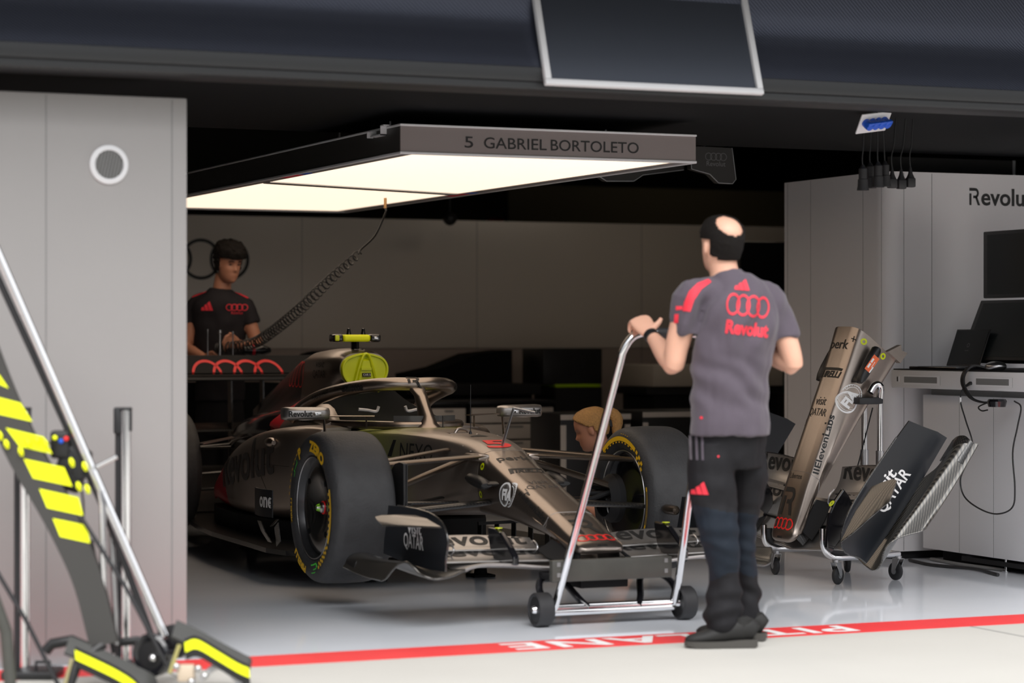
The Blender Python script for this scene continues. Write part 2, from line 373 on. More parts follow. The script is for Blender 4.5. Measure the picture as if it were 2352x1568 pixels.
struct(MB().box(-14, 22, 8.10, 9.5, 2.84, 3.0).build('ceiling_shade_slab', mat('shade_slab', (.005, .005, .006), .9, spec=.1), smooth=False))  # slab out of view, added to keep sky light off the upper fabric
# white frame hung in front of the fabric
wf = empty('hanging_sign_frame', (4.47, 8.80, 2.24), label='white rectangular sign frame hanging below the dark fabric shutter', cat='frame', rot=(math.radians(-19), 0, 0))
MB().rbox(-.497, .497, -.012, .012, .012, .036, .003).build('bottom_rail', M['wpaint'], wf)
for x in (-.483, .483): MB().rbox(x-.013, x+.013, -.013, .013, .036, .47, .003).build('side_rail', M['wpaint'], wf)
MB().box(-.475, .475, .004, .007, .03, .47).build('mesh_pane', mat('tinted_pane', (.085, .095, .12), .4, .6), wf, False)
# ceilings, side and back walls
dk = mat('black_ceiling', (.004, .0048, .006), .7, spec=.2)
struct(MB().box(-3, 12, 9.1, 11.6, 2.282, 2.33).build('ceiling', dk, smooth=False))
struct(MB().box(-3, 12, 11.55, 22, 3.3, 3.4).box(-3, 12, 11.55, 11.6, 2.33, 3.4).build('ceiling_rear', dk, smooth=False))
struct(MB().box(1.0, 1.1, 9.6, 22, 0, 3.4).build('wall_far_left', M['void'], smooth=False))
struct(MB().box(11.9, 12, 9.1, 22, 0, 3.4).build('wall_far_right', M['void'], smooth=False))
struct(MB().box(-3, 12, 21.9, 22, 0, 3.4).build('wall_back', mat('back_room', (.05, .045, .035), .8), smooth=False))
struct(MB().box(8.62, 11.9, 19.9, 20.0, 0, 2.62).build('wall_inner', M['brownv'], smooth=False))
# rear divider wall of grey panels with a darker lower band
rw = struct(MB().rbox(1.1, 11.9, 17.6, 17.75, 1.16, 2.165, .005).build('wall_rear', M['rearp']))
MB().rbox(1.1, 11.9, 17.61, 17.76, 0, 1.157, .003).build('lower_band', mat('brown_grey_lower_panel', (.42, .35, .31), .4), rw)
for a in (2.5, 5.9, 7.35, 8.8): MB().box(a, a+.003, 17.598, 17.6, 0, 2.16).build('panel_seam', M['seam'], rw, False)
rg = four_rings(.155, .024)
o = flat('rings_emblem', rg, (4.99, 17.595, 1.833), (1, 0, 0), (0, 0, 1), M['ink'], rw, .003)
for k, (a, b, z, L_, st, lab) in enumerate(((8.6, 15.6, 3.2, 1.6, 5.0, 'added unseen fill lamp under the high ceiling brightening the rear wall'), (10.3, 18.7, 3.15, 1.0, 2.2, 'added unseen fill lamp brightening the back room behind the rear wall'), (6.2, 14.9, 3.2, 1.2, 2.5, 'shorter added unseen fill lamp above the rear end of the car'))):
    o = empty('added_fill_lamp', (a, b, z), label=lab, cat='ceiling light')  # lamps added out of view to brighten the dim rear of the garage
    MB().rbox(-L_/2-.03, L_/2+.03, -.10, .10, .0, .06, .01).build('fill_lamp_housing', M['wpaint'], o); MB().box(-L_/2, L_/2, -.08, .08, -.006, 0).build('fill_lamp_diffuser', mat('fill_lamp_diffuser_%d' % k, (.9, .9, .9), .5, emit=(1, .84, .66), estr=st), o, False)
    for x in (-L_/2, L_/2): MB().tube([(x, 0, .05), (x, 0, 3.305-z)], .006).build('suspension_rod', M['steel'], o)
# ------------------------------------------------------------------ overhead light box
lb = empty('light_box', (0, 0, 0), label='large rectangular overhead light box with a lettered grey front and glowing panels', cat='ceiling light')
A0, A1, B0, B1 = 3.925, 5.441, 10.3, 15.3
sidem = mat('dark_side_cladding', (.05, .048, .044), .5)
MB().box(A0, A1, B0, B0+.01, 2.090, 2.206).build('front_fascia', mat('taupe_fascia', (.24, .205, .20), .45), lb, False)
MB().box(A0, A0+.01, B0+.01, B1, 2.090, 2.206).build('left_side', sidem, lb, False)
MB().box(A1-.01, A1, B0+.01, B1, 2.090, 2.206).box(A0, A1, B1-.01, B1, 2.09, 2.206).build('right_side', sidem, lb, False)
MB().box(A0+.01, A1-.01, B0+.01, B1-.01, 2.195, 2.203).build('top_cover', sidem, lb, False)
r_ = MB()
for z0, z1 in ((2.2062, 2.2165), (2.0775, 2.0900)):
    r_.rbox(A0-.004, A1+.004, B0-.006, B0+.012, z0, z1, .003).rbox(A0-.004, A0+.012, B0+.012, B1, z0, z1, .003).rbox(A1-.012, A1+.004, B0+.012, B1, z0, z1, .003)
r_.rbox(A0+.012, A1-.012, B1-.02, B1, 2.0775, 2.09, .003).build('edge_trim', M['wpaint'], lb)
fr = MB(); m_ = .085
fr.box(A0+.012, A0+m_, B0+.012, B1-.02, 2.083, 2.089).box(A1-m_, A1-.012, B0+.012, B1-.02, 2.083, 2.089).box(A0+m_, A1-m_, B0+.012, B0+.06, 2.083, 2.089).box(A0+m_, A1-m_, B1-.07, B1-.02, 2.083, 2.089)
fr.build('inner_frame', mat('anodised_frame', (.36, .33, .33), .35, .4), lb, False)
dv = [(4.01, 12.50), (5.355, 13.1), (5.355, 13.22), (4.01, 12.62)]
MB().prism([(x, y) for x, y in dv], 2.080, 2.0895, 'z').build('divider', M['alu'], lb, False)
MB().prism([(A0+m_, B0+.06), (A1-m_, B0+.06), (5.356, 13.16), (4.01, 12.56)], 2.086, 2.092, 'z').build('front_diffuser', M['lightp'], lb, False)
MB().prism([(4.01, 12.56), (5.356, 13.16), (5.356, B1-.07), (4.01, B1-.07)], 2.0862, 2.0922, 'z').build('rear_diffuser', M['lightp'], lb, False)
bk = MB()
bk.box(3.895, 3.925, 10.48, 10.62, 2.176, 2.182).box(3.895, 3.925, 10.48, 10.485, 2.176, 2.222).box(3.895, 3.925, 10.615, 10.62, 2.176, 2.205).box(3.895, 3.925, 10.66, 10.665, 2.176, 2.205).box(3.895, 3.925, 10.44, 10.48, 2.217, 2.222)
bk.build('hanger_bracket', M['wpaint'], lb, False)
for (a, b) in ((4.1, 10.9), (5.25, 10.9)): MB().tube([(a, b, 2.2), (a, b, 2.285)], .006).build('suspension_rod', M['steel'], lb)
for (a, b) in ((4.1, 14.9), (5.25, 14.9)): MB().tube([(a, b, 2.2), (a, b, 3.31)], .006).build('suspension_rod', M['steel'], lb)
def fit(v, w, h):
    xs = [p[0] for p in v[0]]; ys = [p[1] for p in v[0]]; return ([(x*w/(max(xs)-min(xs)), y*h/(max(ys)-min(ys))) for x, y in v[0]], v[1])
for t_, x0, x1 in (('5', 4.24, 4.283), ('GABRIEL', 4.337, 4.655), ('BORTOLETO', 4.676, 5.135)):
    flat('lettering', fit(text2d(t_, .07, .0004), x1-x0, .052), ((x0+x1)/2, B0-.0005, 2.142), (1, 0, 0), (0, 0, 1), M['ink'], lb, .001)
for k, (b, c_) in enumerate(((12.05, 'redf'), (11.9, 'redf'), (11.75, 'blue'))):
    MB().box(A0+.02, A0+.07, b, b+.1, 2.0815, 2.083).build('warning_sticker', M[c_], lb, False)
    MB().box(A1-.07, A1-.02, b+1.2, b+1.3, 2.0815, 2.083).build('warning_sticker', M[c_], lb, False)
# monitors hanging beyond the light box
for nm, pts, b, lab in (('hanging_monitor_housing', [(1376, 385), (1376, 405), (1393, 416), (1455, 416), (1476, 402), (1570, 390), (1572, 372)], 12.6, 'dark contoured display housing hanging just under the right edge of the light box'),
                        ('hanging_monitor_housing', [(1585, 350), (1588, 388), (1605, 393), (1630, 400), (1650, 420), (1682, 422), (1690, 412), (1681, 340), (1600, 336)], 12.2, 'dark contoured display housing hanging right of the light box')):
    P_ = []
    for (px, py) in pts:
        t = (px-1176)/FPX; a = b*(ST+t*CT)/(CT-t*ST); P_.append((a, EYE-(py-HZ)/FPX*(a*ST+b*CT)))
    c0 = (P_[0][0], b, P_[0][1]); o = empty(nm, c0, label=lab, cat='monitor')
    mb = MB().prism([(a-c0[0], z-c0[2]) for a, z in P_], 0, .05, 'y'); mb.build('housing', mat('housing_grey', (.035, .032, .03), .5), o, False)
    e = MB().tube([(a-c0[0], -.002, z-c0[2]) for a, z in P_[:-1]], .0022, 6); e.build('edge_line', M['alu'], o)
    MB().tube([(.02 if b > 12.4 else .1, .025, 0), (.02 if b > 12.4 else .1, .025, 3.3-c0[2])], .012).build('hanger_pole', M['black'], o)
    if b < 12.4:
        flat('emblem', four_rings(.022, .003), (.165, -.002, -.02), (1, 0, 0), (0, 0, 1), M['seam'], o)
        flat('lettering', text2d('Revolut', .04), (.165, -.002, -.06), (1, 0, 0), (0, 0, 1), M['seam'], o)
# digital clock glimpsed on the back wall, dark round hanging lamp, lights beyond
ck = empty('digital_clock', (9.7, 21.0, 2.3), label='black digital clock with dim red digits high in the dark back room', cat='clock')
MB().rbox(-.28, .28, 0, .06, -.09, .12, .01).build('case', M['black'], ck); flat('digits', text2d('15:23:51', .13), (0, -.001, .0), (1, 0, 0), (0, 0, 1), M['ledr'], ck)
MB().tube([(0, .03, .11), (0, .03, 1.0)], .012).build('hanger_pole', M['black'], ck)
bl = empty('hanging_camera_dome', (7.0, 17.3, 2.16), label='small black dome hanging on a thin rod before the rear wall', cat='camera')
MB().lathe([(-.055, .0), (-.045, .03), (-.02, .052), (.01, .056), (.04, .04), (.05, .0)], 24, 'z').build('dome', M['black'], bl)
MB().tube([(0, 0, .04), (0, 0, 1.14)], .006).build('rod', M['black'], bl)
# socket panel and hanging power leads
sk = empty('socket_panel', (6.0, 9.60, 2.238), label='tilted white plate carrying blue industrial sockets under the dark ceiling', cat='power outlet', rot=(math.radians(40), math.radians(-8), math.radians(4)))
MB().rbox(-.085, .085, -.004, .004, -.055, .055, .003).build('plate', M['wpaint'], sk)
for k in range(4):
    x = -.05+k*.034
    MB().lathe([(-.045, .0), (-.045, .018), (-.03, .021), (-.004, .021)], 16, 'y', (x, 0, .008)).rbox(x-.018, x+.018, -.05, -.03, .012, .034, .005).build('socket', M['blue'], sk)
MB().tube([(0, 0, .05), (-.05, .06, .3)], .004, 6).build('support_wire', M['black'], sk)
def drop(px, py, ptx, pty, b, kind):
    def at(px, py):
        t = (px-1176)/FPX; a = b*(ST+t*CT)/(CT-t*ST); return Vector((a, b, EYE-(py-HZ)/FPX*(a*ST+b*CT)))
    p = at(px, py); q = at(ptx, pty); q.z = 2.2835
    o = empty('power_lead', p, label=kind[1], cat='cable', group=kind[2]); q = q-p
    if kind[0] == 0:
        MB().lathe([(0, 0), (0, .029), (.02, .025), (.05, .024), (.052, .020), (.10, .020), (.105, .014), (.12, .006)], 16, 'z').build('connector', M['rub'], o)
    else:
        MB().rbox(-.022, .022, -.016, .016, 0, .045, .006).lathe([(.044, .020), (.065, .011), (.095, .0055)], 12, 'z').build('connector', M['rub'], o)
    MB().tube(cr_spline([(0, 0, .09), (-.004, 0, .15), (q.x*.45, 0, .21), (q.x, 0, max(.25, q.z))], 5), .0035, 8).build('cable', M['black'], o)
for k, (px, py, ptx, pty) in enumerate(((1982, 437, 1984, 300), (1999, 432, 2000, 300), (2017, 430, 2014, 300), (2033, 428, 2026, 300))):
    drop(px, py, ptx, pty, 9.68+.075*(k % 2), (0, ('black round connector hanging lowest and leftmost under the blue sockets', 'black round connector second from the left under the blue sockets', 'black round connector third from the left under the blue sockets', 'black round connector nearest the cabinet corner under the blue sockets')[k], 'round connectors under the socket panel'))
for k, (px, py, ptx, pty) in enumerate(((2049, 432, 2058, 300), (2070, 434, 2080, 300), (2091, 430, 2097, 300))):
    drop(px, py, ptx, pty, 9.80, (1, ('flat black plug hanging just right of the round connectors', 'middle one of the three flat black plugs hanging by the cabinet', 'flat black plug hanging farthest right by itself')[k], 'flat plugs hanging by the cabinet'))
# ------------------------------------------------------------------ racing car (local frame: x = across, -y = towards the nose tip, origin on the floor below the front axle)
CARX, CARY = 4.57, 10.66
car = empty('racing_car', (CARX, CARY, 0), label='bronze grey open wheel racing car with yellow airbox cover under the light box', cat='racing car')
def split_mat(name, base, other, axis, pos, width, metal=.82, rough=.36, wob=0.):
    m = mat(name, base, rough, metal, .5, .15); nt = m.node_tree; b = nt.nodes['Principled BSDF']
    g = nt.nodes.new('ShaderNodeTexCoord'); s = nt.nodes.new('ShaderNodeSeparateXYZ'); nt.links.new(g.outputs['Object'], s.inputs[0])
    src = s.outputs[axis]
    if wob:
        n = nt.nodes.new('ShaderNodeTexWave'); n.inputs['Scale'].default_value = 7; n.wave_profile = 'SAW'; n.bands_direction = 'Z'; nt.links.new(g.outputs['Object'], n.inputs['Vector'])
        mm = nt.nodes.new('ShaderNodeMath'); mm.operation = 'MULTIPLY_ADD'; mm.inputs[1].default_value = wob; nt.links.new(n.outputs['Fac'], mm.inputs[0]); nt.links.new(src, mm.inputs[2]); src = mm.outputs[0]
    r = nt.nodes.new('ShaderNodeMapRange'); r.inputs[1].default_value = pos-width/2; r.inputs[2].default_value = pos+width/2; nt.links.new(src, r.inputs[0])
    mx = nt.nodes.new('ShaderNodeMix'); mx.data_type = 'RGBA'; mx.inputs[6].default_value = (*base, 1); mx.inputs[7].default_value = (*other, 1)
    nt.links.new(r.outputs[0], mx.inputs[0]); nt.links.new(mx.outputs[2], b.inputs['Base Color'])
    m2 = nt.nodes.new('ShaderNodeMapRange'); m2.inputs[1].default_value = pos-width/2; m2.inputs[2].default_value = pos+width/2; m2.inputs[3].default_value = metal; m2.inputs[4].default_value = .15
    nt.links.new(src, m2.inputs[0]); nt.links.new(m2.outputs[0], b.inputs['Metallic']); return m
TIT = (.335, .285, .25)
def sec(zt, zb, w, fl=.7, r=.06, lo=.86):
    h = zt-zb; return [(0, zt), (w*.28, zt-.0005), (w*.58, zt-.003), (w-.018, zt-.020), (w+.001, zt-.062), (w+.006, zt-h*.55), (w-.006, zb+h*.18), (w*lo, zb+.012), (0, zb)]
# stations in y: zt, zb, w
NOSE = [(-.075, .703, .400, .138), (-.25, .640, .392, .134), (-.48, .566, .380, .131), (-.83, .455, .348, .130), (-.98, .400, .322, .128), (-1.07, .366, .304, .122)]
def make_nose(parent):
    st = [(y, sec(a, b, w)) for y, a, b, w in NOSE]
    st += [(-1.115, [(0, .350), (.05, .349), (.085, .344), (.105, .335), (.112, .322), (.111, .312), (.104, .303), (.07, .298), (0, .296)]),
           (-1.14, [(0, .334), (.04, .333), (.07, .330), (.088, .325), (.093, .317), (.092, .311), (.086, .306), (.055, .303), (0, .302)]),
           (-1.15, [(0, .322), (.03, .322), (.05, .320), (.062, .318), (.066, .315), (.065, .313), (.06, .311), (.04, .309), (0, .309)])]
    st = st[::-1]
    mb = MB(); loft_half(mb, st, 5, 6)
    nc = mb.build('nose_cone', M['titan'], parent, sharp=60)
    # seam near the tip
    bt = bvh_of([nc])
    ring = []
    for k in range(40):
        a = 2*PI*k/40; d = Vector((math.cos(a), 0, math.sin(a))); y = -.815-(.10 if math.sin(a) < 0 else 0)*abs(math.sin(a))-.05*max(0, -d.z)
        h = bt.ray_cast(Vector((0, y, .40))+d*.5, -d)
        if h[0] is not None: ring.append(h[0]+h[1]*.0005)
    MB().tube(ring, .0011, 5, closed=True).build('joint_line', M['alu'], nc)
    X = (1, 0, 0); Y = (0, 1, 0); Z = (0, 0, 1)
    def top(n, vf, y, m, sx=1): decal(n, vf, bt, (0, y, .6), X, Y, m, nc, .0015)
    top('lettering', fit(text2d('perk⁺' if False else 'perk', .1, .001), .17, .062), -.17, M['ink'], )
    flatp = text2d('+', .06); decal('lettering', flatp, bt, (.105, -.13, .6), X, Y, M['ink'], nc, .0015)
    pi = art((*fit(text2d('IRELLI', .1, .0035, shear=.25), .155, .034), .018, -.006), (*poly2d([(-.088, -.025), (-.068, -.025), (-.060, .014), (.09, .014), (.096, .028), (-.078, .028)]), 0, 0))
    top('lettering', pi, -.31, M['ink'])
    top('lettering', fit(text2d('visit', .06), .10, .04), -.455, M['inkg'])
    top('lettering', fit(text2d('QATAR', .08), .165, .045), -.515, M['inkg'])
    top('lettering', fit(text2d('Libertex', .05), .12, .026), -.84, M['ink'])
    top('emblem', r_logo(.135), -.965, M['ink'])
    top('rings_emblem', four_rings(.029, .0075), -1.075, M['red'])
    top('lettering', fit(text2d('ARAIG', .02, .001), .05, .009), -1.138, M['ink'])
    for s in (-1, 1):
        U = (0, s, 0)
        decal('emblem', fia(.056), bt, (s*.1, -.395, .515), U, Z, M['white'], nc, .0015)
        sl = Vector((0, s, .37*s)).normalized(); V = Vector((1, 0, 0)).cross(sl)*s
        decal('lettering', fit(text2d('IIElevenLabs', .05, .0012), .31, .028), bt, (s*.1, -.655, .482), sl, V, M['ink'], nc, .0015)
        for (y, z) in ((-.115, .632), (-.105, .50)):
            decal('bolt_ring', annulus(.017, .0075, 20), bt, (s*.1, y, z), U, Z, M['neon_d'], nc, .002)
    # flange opening and camera pods
    fo = MB(); fo.rings([[(.13*sx, -.074, z) for sx, z in ((-1, .675), (1, .675), (1, .43), (-1, .43))], [(.12*sx, -.073, z) for sx, z in ((-1, .66), (1, .66), (1, .45), (-1, .45))]], cap=True)
    fo.build('flange_opening', M['mblack'], nc, False)
    for s in (-1, 1):
        p = MB(); rs = []
        for t, r in ((0, .012), (.12, .030), (.35, .036), (.7, .036), (.95, .032), (1., .02)):
            rs.append([Vector((s*(.200+.028*math.cos(a)), -.315+.20*t, .555+.025*t+.8*r*math.sin(a))) for a in [2*PI*k/16 for k in range(16)]])
        p.rings(rs); p.foil((s*.14, -.26, .56), (s*.195, -.26, .56), .12, .025)
        q = p.build('camera_pod', M['black'], parent)
    # front wing main plane with outboard footplates
    H_ = [(0, -1.14, .237), (.12, -1.13, .24), (.2, -1.125, .242), (.28, -1.12, .248), (.415, -1.11, .262), (.53, -1.11, .268), (.604, -1.12, .262), (.645, -1.13, .250), (.71, -1.15, .231), (.765, -1.165, .222), (.80, -1.16, .222), (.83, -1.15, .230), (.85, -1.12, .246), (.868, -1.10, .270), (.885, -1.06, .288), (.900, -1.0, .272), (.912, -.95, .238), (.922, -.91, .206), (.932, -.88, .195)]
    T_ = [(0, -.84, .262), (.12, -.84, .262), (.2, -.84, .262), (.28, -.84, .265), (.415, -.84, .27), (.53, -.83, .272), (.604, -.80, .268), (.645, -.77, .262), (.71, -.70, .255), (.765, -.62, .25), (.80, -.58, .252), (.83, -.53, .262), (.85, -.50, .270), (.868, -.47, .274), (.885, -.45, .272), (.900, -.43, .262), (.912, -.42, .248), (.922, -.405, .228), (.932, -.395, .212)]
    def row(u0, sgn): return None
    grid = []
    full = [(-1, i) for i in range(len(H_)-1, 0, -1)]+[(1, i) for i in range(len(H_))]
    for s, i in full:
        a = H_[i]; b = T_[i]; r = []
        for k in range(9):
            t = k/8; z = lerp(a[2], b[2], t)-.018*math.sin(PI*t)*(1 if a[0] < .7 else .4)
            r.append((s*lerp(a[0], b[0], t), lerp(a[1], b[1], t), z))
        grid.append(r)
    mp = MB(); inner = [g for g, (s, i) in zip(grid, full) if abs(H_[i][0]) <= .646]
    # smooth across span
    def dens(g, n=3):
        cols = [cr_spline([r[j] for r in g], n) for j in range(len(g[0]))]; return [[c[i] for c in cols] for i in range(len(cols[0]))]
    mp.sheet(dens(inner), .014)
    for r in (0,):   # rounded leading edge
        mp.tube([g[0] for g in dens(inner)], .0085, 8)
    fw = mp.build('front_wing', M['titan_g'], parent, sharp=50)
    for s in (-1, 1):
        g = [g for g, (q, i) in zip(grid, full) if q == s and H_[i][0] >= .645]
        m2 = MB().sheet(dens(g), .008); m2.tube([p[0] for p in dens(g)], .0055, 6); m2.tube([g[-1 if s > 0 else 0][k] for k in range(9)], .004, 6)
        m2.tube([p[-1] for p in dens(g)], .004, 6)
        m2.build('footplate', M['carbon_b'], parent, sharp=60)
        # rear curl on the footplate
        cu_ = [(s*.925, -.40, .214), (s*.915, -.40, .245), (s*.885, -.39, .266), (s*.84, -.40, .272), (s*.80, -.42, .262)]
        MB().sheet([[Vector(p)+Vector((0, -.12*t, -.004*t)) for t in (0, .5, 1)] for p in cr_spline(cu_, 4)], .008).build('footplate_curl', M['carbon'], parent)
        # endplate
        ep = [(-.58, .492), (-.73, .492), (-.85, .492), (-.95, .489), (-1.03, .486), (-1.09, .480), (-1.15, .470), (-1.20, .452), (-1.235, .432), (-1.26, .405), (-1.268, .375), (-1.262, .345), (-1.245, .31), (-1.24, .285), (-1.24, .25), (-1.05, .243), (-.68, .25), (-.41, .268), (-.42, .33), (-.45, .41), (-.475, .488)]
        rim = cr_spline([(s*.762, y, z) for y, z in ep[:15]], 3)
        ep = [(y+.09*smoothstep(-.6, -1.2, y) if y < -.6 else y, z) for y, z in ep]; rim = [Vector((s*.742, y, z)) for y, z in ep[:15]]; e = MB().prism(ep, s*.737, s*.747, 'x').build('endplate', M['navy'], parent, False)
        MB().tube(rim, .0055, 8).build('endplate_edge', M['carbon'], e)
        sh = .0
        U = Vector((0, s, 0)); V = Vector((0, 0, 1))
        ur = Vector((0, s, -.05*1)).normalized() if s < 0 else U
        c_ = (-.855, -.875)
        flat('lettering', fit(text2d('visit', .1, .002), .17, .055), (s*.7475, -.80, .41), U, V, M['white'], e, .001)
        flat('lettering', fit(text2d('QATAR', .12, .002), .24, .075), (s*.7475, -.79, .345), U, V, M['white'], e, .001)
        flat('lettering', fit(text2d('IC! berlin', .1, .0035), .34, .06), (s*.7365, -.86, .385), -U, V, M['white'], e, .001)
        wl2 = [[(s*.767, -1.16, .438), (s*.82, -1.10, .439), (s*.88, -.99, .437), (s*.935, -.90, .435)], [(s*.767, -1.0, .462), (s*.82, -.96, .463), (s*.88, -.88, .461), (s*.94, -.84, .455)], [(s*.767, -.86, .468), (s*.83, -.83, .470), (s*.90, -.80, .468), (s*.93, -.80, .462)]]
        w = MB().sheet(wl2, .007); w.tube(wl2[0], .004, 6); w.build('winglet', M['carbon_b'], parent)
        # flaps, two per side
        for (nm, le, te, cam_) in (('lower_flap', ((.135, -.99, .262), (.45, -.98, .268), (.737, -.98, .272)), ((.145, -.82, .300), (.45, -.80, .312), (.737, -.78, .312)), .012),
                                   ('upper_flap', ((.14, -.86, .300), (.45, -.84, .306), (.737, -.83, .308)), ((.15, -.69, .338), (.45, -.67, .358), (.737, -.66, .352)), .02)):
            L1 = cr_spline([(s*a, b, c) for a, b, c in le], 6); L2 = cr_spline([(s*a, b, c) for a, b, c in te], 6); g = []
            for p, q in zip(L1, L2): g.append([p.lerp(q, k/6)+Vector((0, 0, -cam_*math.sin(PI*k/6))) for k in range(7)])
            f = MB().sheet(g, .007); f.tube(L1, .0055, 8); fo_ = f.build(nm, M['titan_g'], parent, sharp=60)
            if nm == 'upper_flap':
                bf = bvh_of([fo_]); decal('lettering', fit(text2d('Revolut' if s > 0 else 'Revolut', .1, .002), .52, .10), bf, (s*.44, -.76, .5), (1, 0, 0), (0, .93, .36), M['ink'], fo_, .002, dist=.3)
                MB().tube([q for q in L2], .004, 6).build('trailing_edge', M['carbon'], fo_)
            else:
                bf = bvh_of([fo_]); decal('lettering', fit(text2d('Revolut', .1, .002), .52, .09), bf, (s*.44, -.90, .5), (1, 0, 0), (0, .95, .3), M['ink'], fo_, .002, dist=.3)
            for uu in (.2, .6):
                if nm == 'upper_flap': MB().tube(cr_spline([(s*uu, -.86, .29), (s*uu, -.895, .315), (s*uu, -.86, .338), (s*uu, -.82, .335)], 4), .004, 6).build('flap_bracket', M['alu'], fo_)
        # flap actuator pylon
        pr = [(-.85, .408), (-.93, .408), (-.99, .395), (-1.09, .335), (-1.14, .30), (-1.14, .262), (-.93, .262), (-.88, .31), (-.86, .36)]
        pm = MB().prism(pr, s*.395, s*.425, 'x')
        bm = bmesh.new(); 
        py_ = pm.build('flap_actuator', M['gblack'], parent, False)
        bv = py_.modifiers.new('bevel', 'BEVEL'); bv.width = .008; bv.segments = 2
        MB().lathe([(.409, .006), (.4115, .006), (.4115, .017), (.409, .018)], 20, 'z', (s*.41, -.945, 0)).build('bolt_ring', M['neon_d'], py_)
        MB().foil((s*.09, -1.0, .33), (s*.10, -1.0, .25), .22, .03, ch2=.24).build('wing_mount', M['carbon'], parent)
        # bridge fairing from nose side to wing
        br = MB().sheet([[(s*.115, -1.07, .31), (s*.125, -.98, .33), (s*.13, -.90, .345)], [(s*.145, -1.08, .285), (s*.155, -.98, .30), (s*.16, -.89, .32)], [(s*.175, -1.09, .262), (s*.19, -.98, .272), (s*.195, -.88, .30)]], .01)
        br.build('nose_fairing', M['mblack'], parent)
    return nc
nose_o = make_nose(car)
nose_parts = list(car.children)
# ---- chassis, cockpit, roll hoop, engine cover
X = (1, 0, 0); Y = (0, 1, 0); Z = (0, 0, 1)
CH = [(-.07, .704, .400, .138), (.12, .748, .385, .150), (.4, .772, .365, .185), (.75, .782, .34, .232), (1.1, .775, .31, .285), (1.5, .765, .29, .325), (1.95, .76, .28, .345)]
chm = split_mat('chassis_paint', TIT, (.50, .60, .02), 1, 1.0, .9, .75, .36)
ch = loft_half(MB(), [(y, sec(a, b, w, r=.06)) for y, a, b, w in CH], 5, 5).build('chassis', chm, car, sharp=60)
bc = bvh_of([ch])
decal('race_number', fit(text2d('5', .2, .006), .13, .13), bc, (0, .035, .9), X, Y, M['red'], ch)
decal('emblem', three_bars(.07), bc, (-.01, .25, .9), X, Y, M['ink'], ch)
for s in (-1, 1):
    decal('lettering', fit(text2d('NEXO', .12), .33, .085), bc, (s*.2, .56, .672), (0, s, 0), Z, M['ink'], ch)
    decal('emblem', poly2d([(-.05, -.04), (-.01, -.04), (.03, .045), (.0, .045)]), bc, (s*.2, .80, .68), (0, s, 0), Z, M['ink'], ch)
for (u, y) in ((-.12, .31), (.02, .33), (.13, .33), (-.14, .12), (.15, .12), (-.15, .0), (.14, -.03), (.02, -.055)):
    MB().lathe([(0, 0), (.001, .004), (0, .005)], 8, 'z', (u, y, 0)).xf(Matrix.Translation((0, 0, (bc.ray_cast(Vector((u, y, 1)), Vector((0, 0, -1)))[0] or Vector((0, 0, .7))).z))).build('bolt_head', M['alu'], ch)
MB().box(-.10, .02, .385, .50, .766, .772).build('access_panel', M['titan'], ch)
MB().tube(cr_spline([(-.06, .42, .77), (-.04, .42, .79), (-.0, .42, .785), (.02, .42, .77)], 4), .008, 8).build('duct_scoop', M['titan'], ch)
# antennas, pitot
an = MB().lathe([(0, .009), (.01, .007), (.02, .003)], 10, 'z', (-.01, .34, .765)).tube([(-.01, .34, .78), (-.01, .34, 1.01)], .0022, 6).build('aerial', M['black'], car)
MB().lathe([(0, .01), (.004, .01), (.004, .003)], 10, 'z', (.06, .88, .78)).tube([(.06, .88, .78), (.06, .88, .84)], .003, 6).build('short_aerial', M['black'], car)
pt = MB().foil((.01, .0, .715), (.04, -.075, .905), .035, .010, ch2=.022, th2=.010); pt.tube([(.04, -.075, .905), (.115, -.16, .885)], .006, 8)
pt.build('pitot_tube', M['alu'], car)
# sculpted cockpit surround and headrest
hs = loft_half(MB(), [(1.25, [(0, .80), (.13, .80), (.2, .79), (.25, .77), (.26, .74), (.0, .73)]), (1.6, [(0, .84), (.12, .845), (.21, .85), (.27, .82), (.29, .76), (.0, .73)]), (1.95, [(0, .98), (.14, .97), (.22, .93), (.28, .86), (.30, .78), (.0, .74)])], 4, 4).build('headrest', M['void'], car)
bh = bvh_of([hs])
for s in (-1, 1):
    sw = cr_spline([(s*.19, 1.46, .86), (s*.14, 1.46, .855), (s*.09, 1.46, .848), (s*.075, 1.46, .875)], 5)
    MB().tube(sw, .0085, 6).build('headrest_strap', M['wpaint'], hs)
rim = [(0, .93, .79), (.16, .97, .79), (.25, 1.12, .79), (.30, 1.4, .785), (.33, 1.7, .785), (.34, 1.9, .80)]
pr = [Vector((-a, b, c)) for a, b, c in reversed(rim)]+[Vector(p) for p in rim[1:]]
MB().tube(cr_spline(pr, 5), .022, 10).build('cockpit_rim', M['titan'], car)
MB().sheet([[(s_*w, 1.0-.08*math.cos(s_*1.4)+.0, .795+h) for h in (0, .02, .045)] for s_, w in [(k/5-1, .17) for k in range(11)]], .003).build('windscreen', mat('smoked_screen', (.08, .08, .08), .15), car)
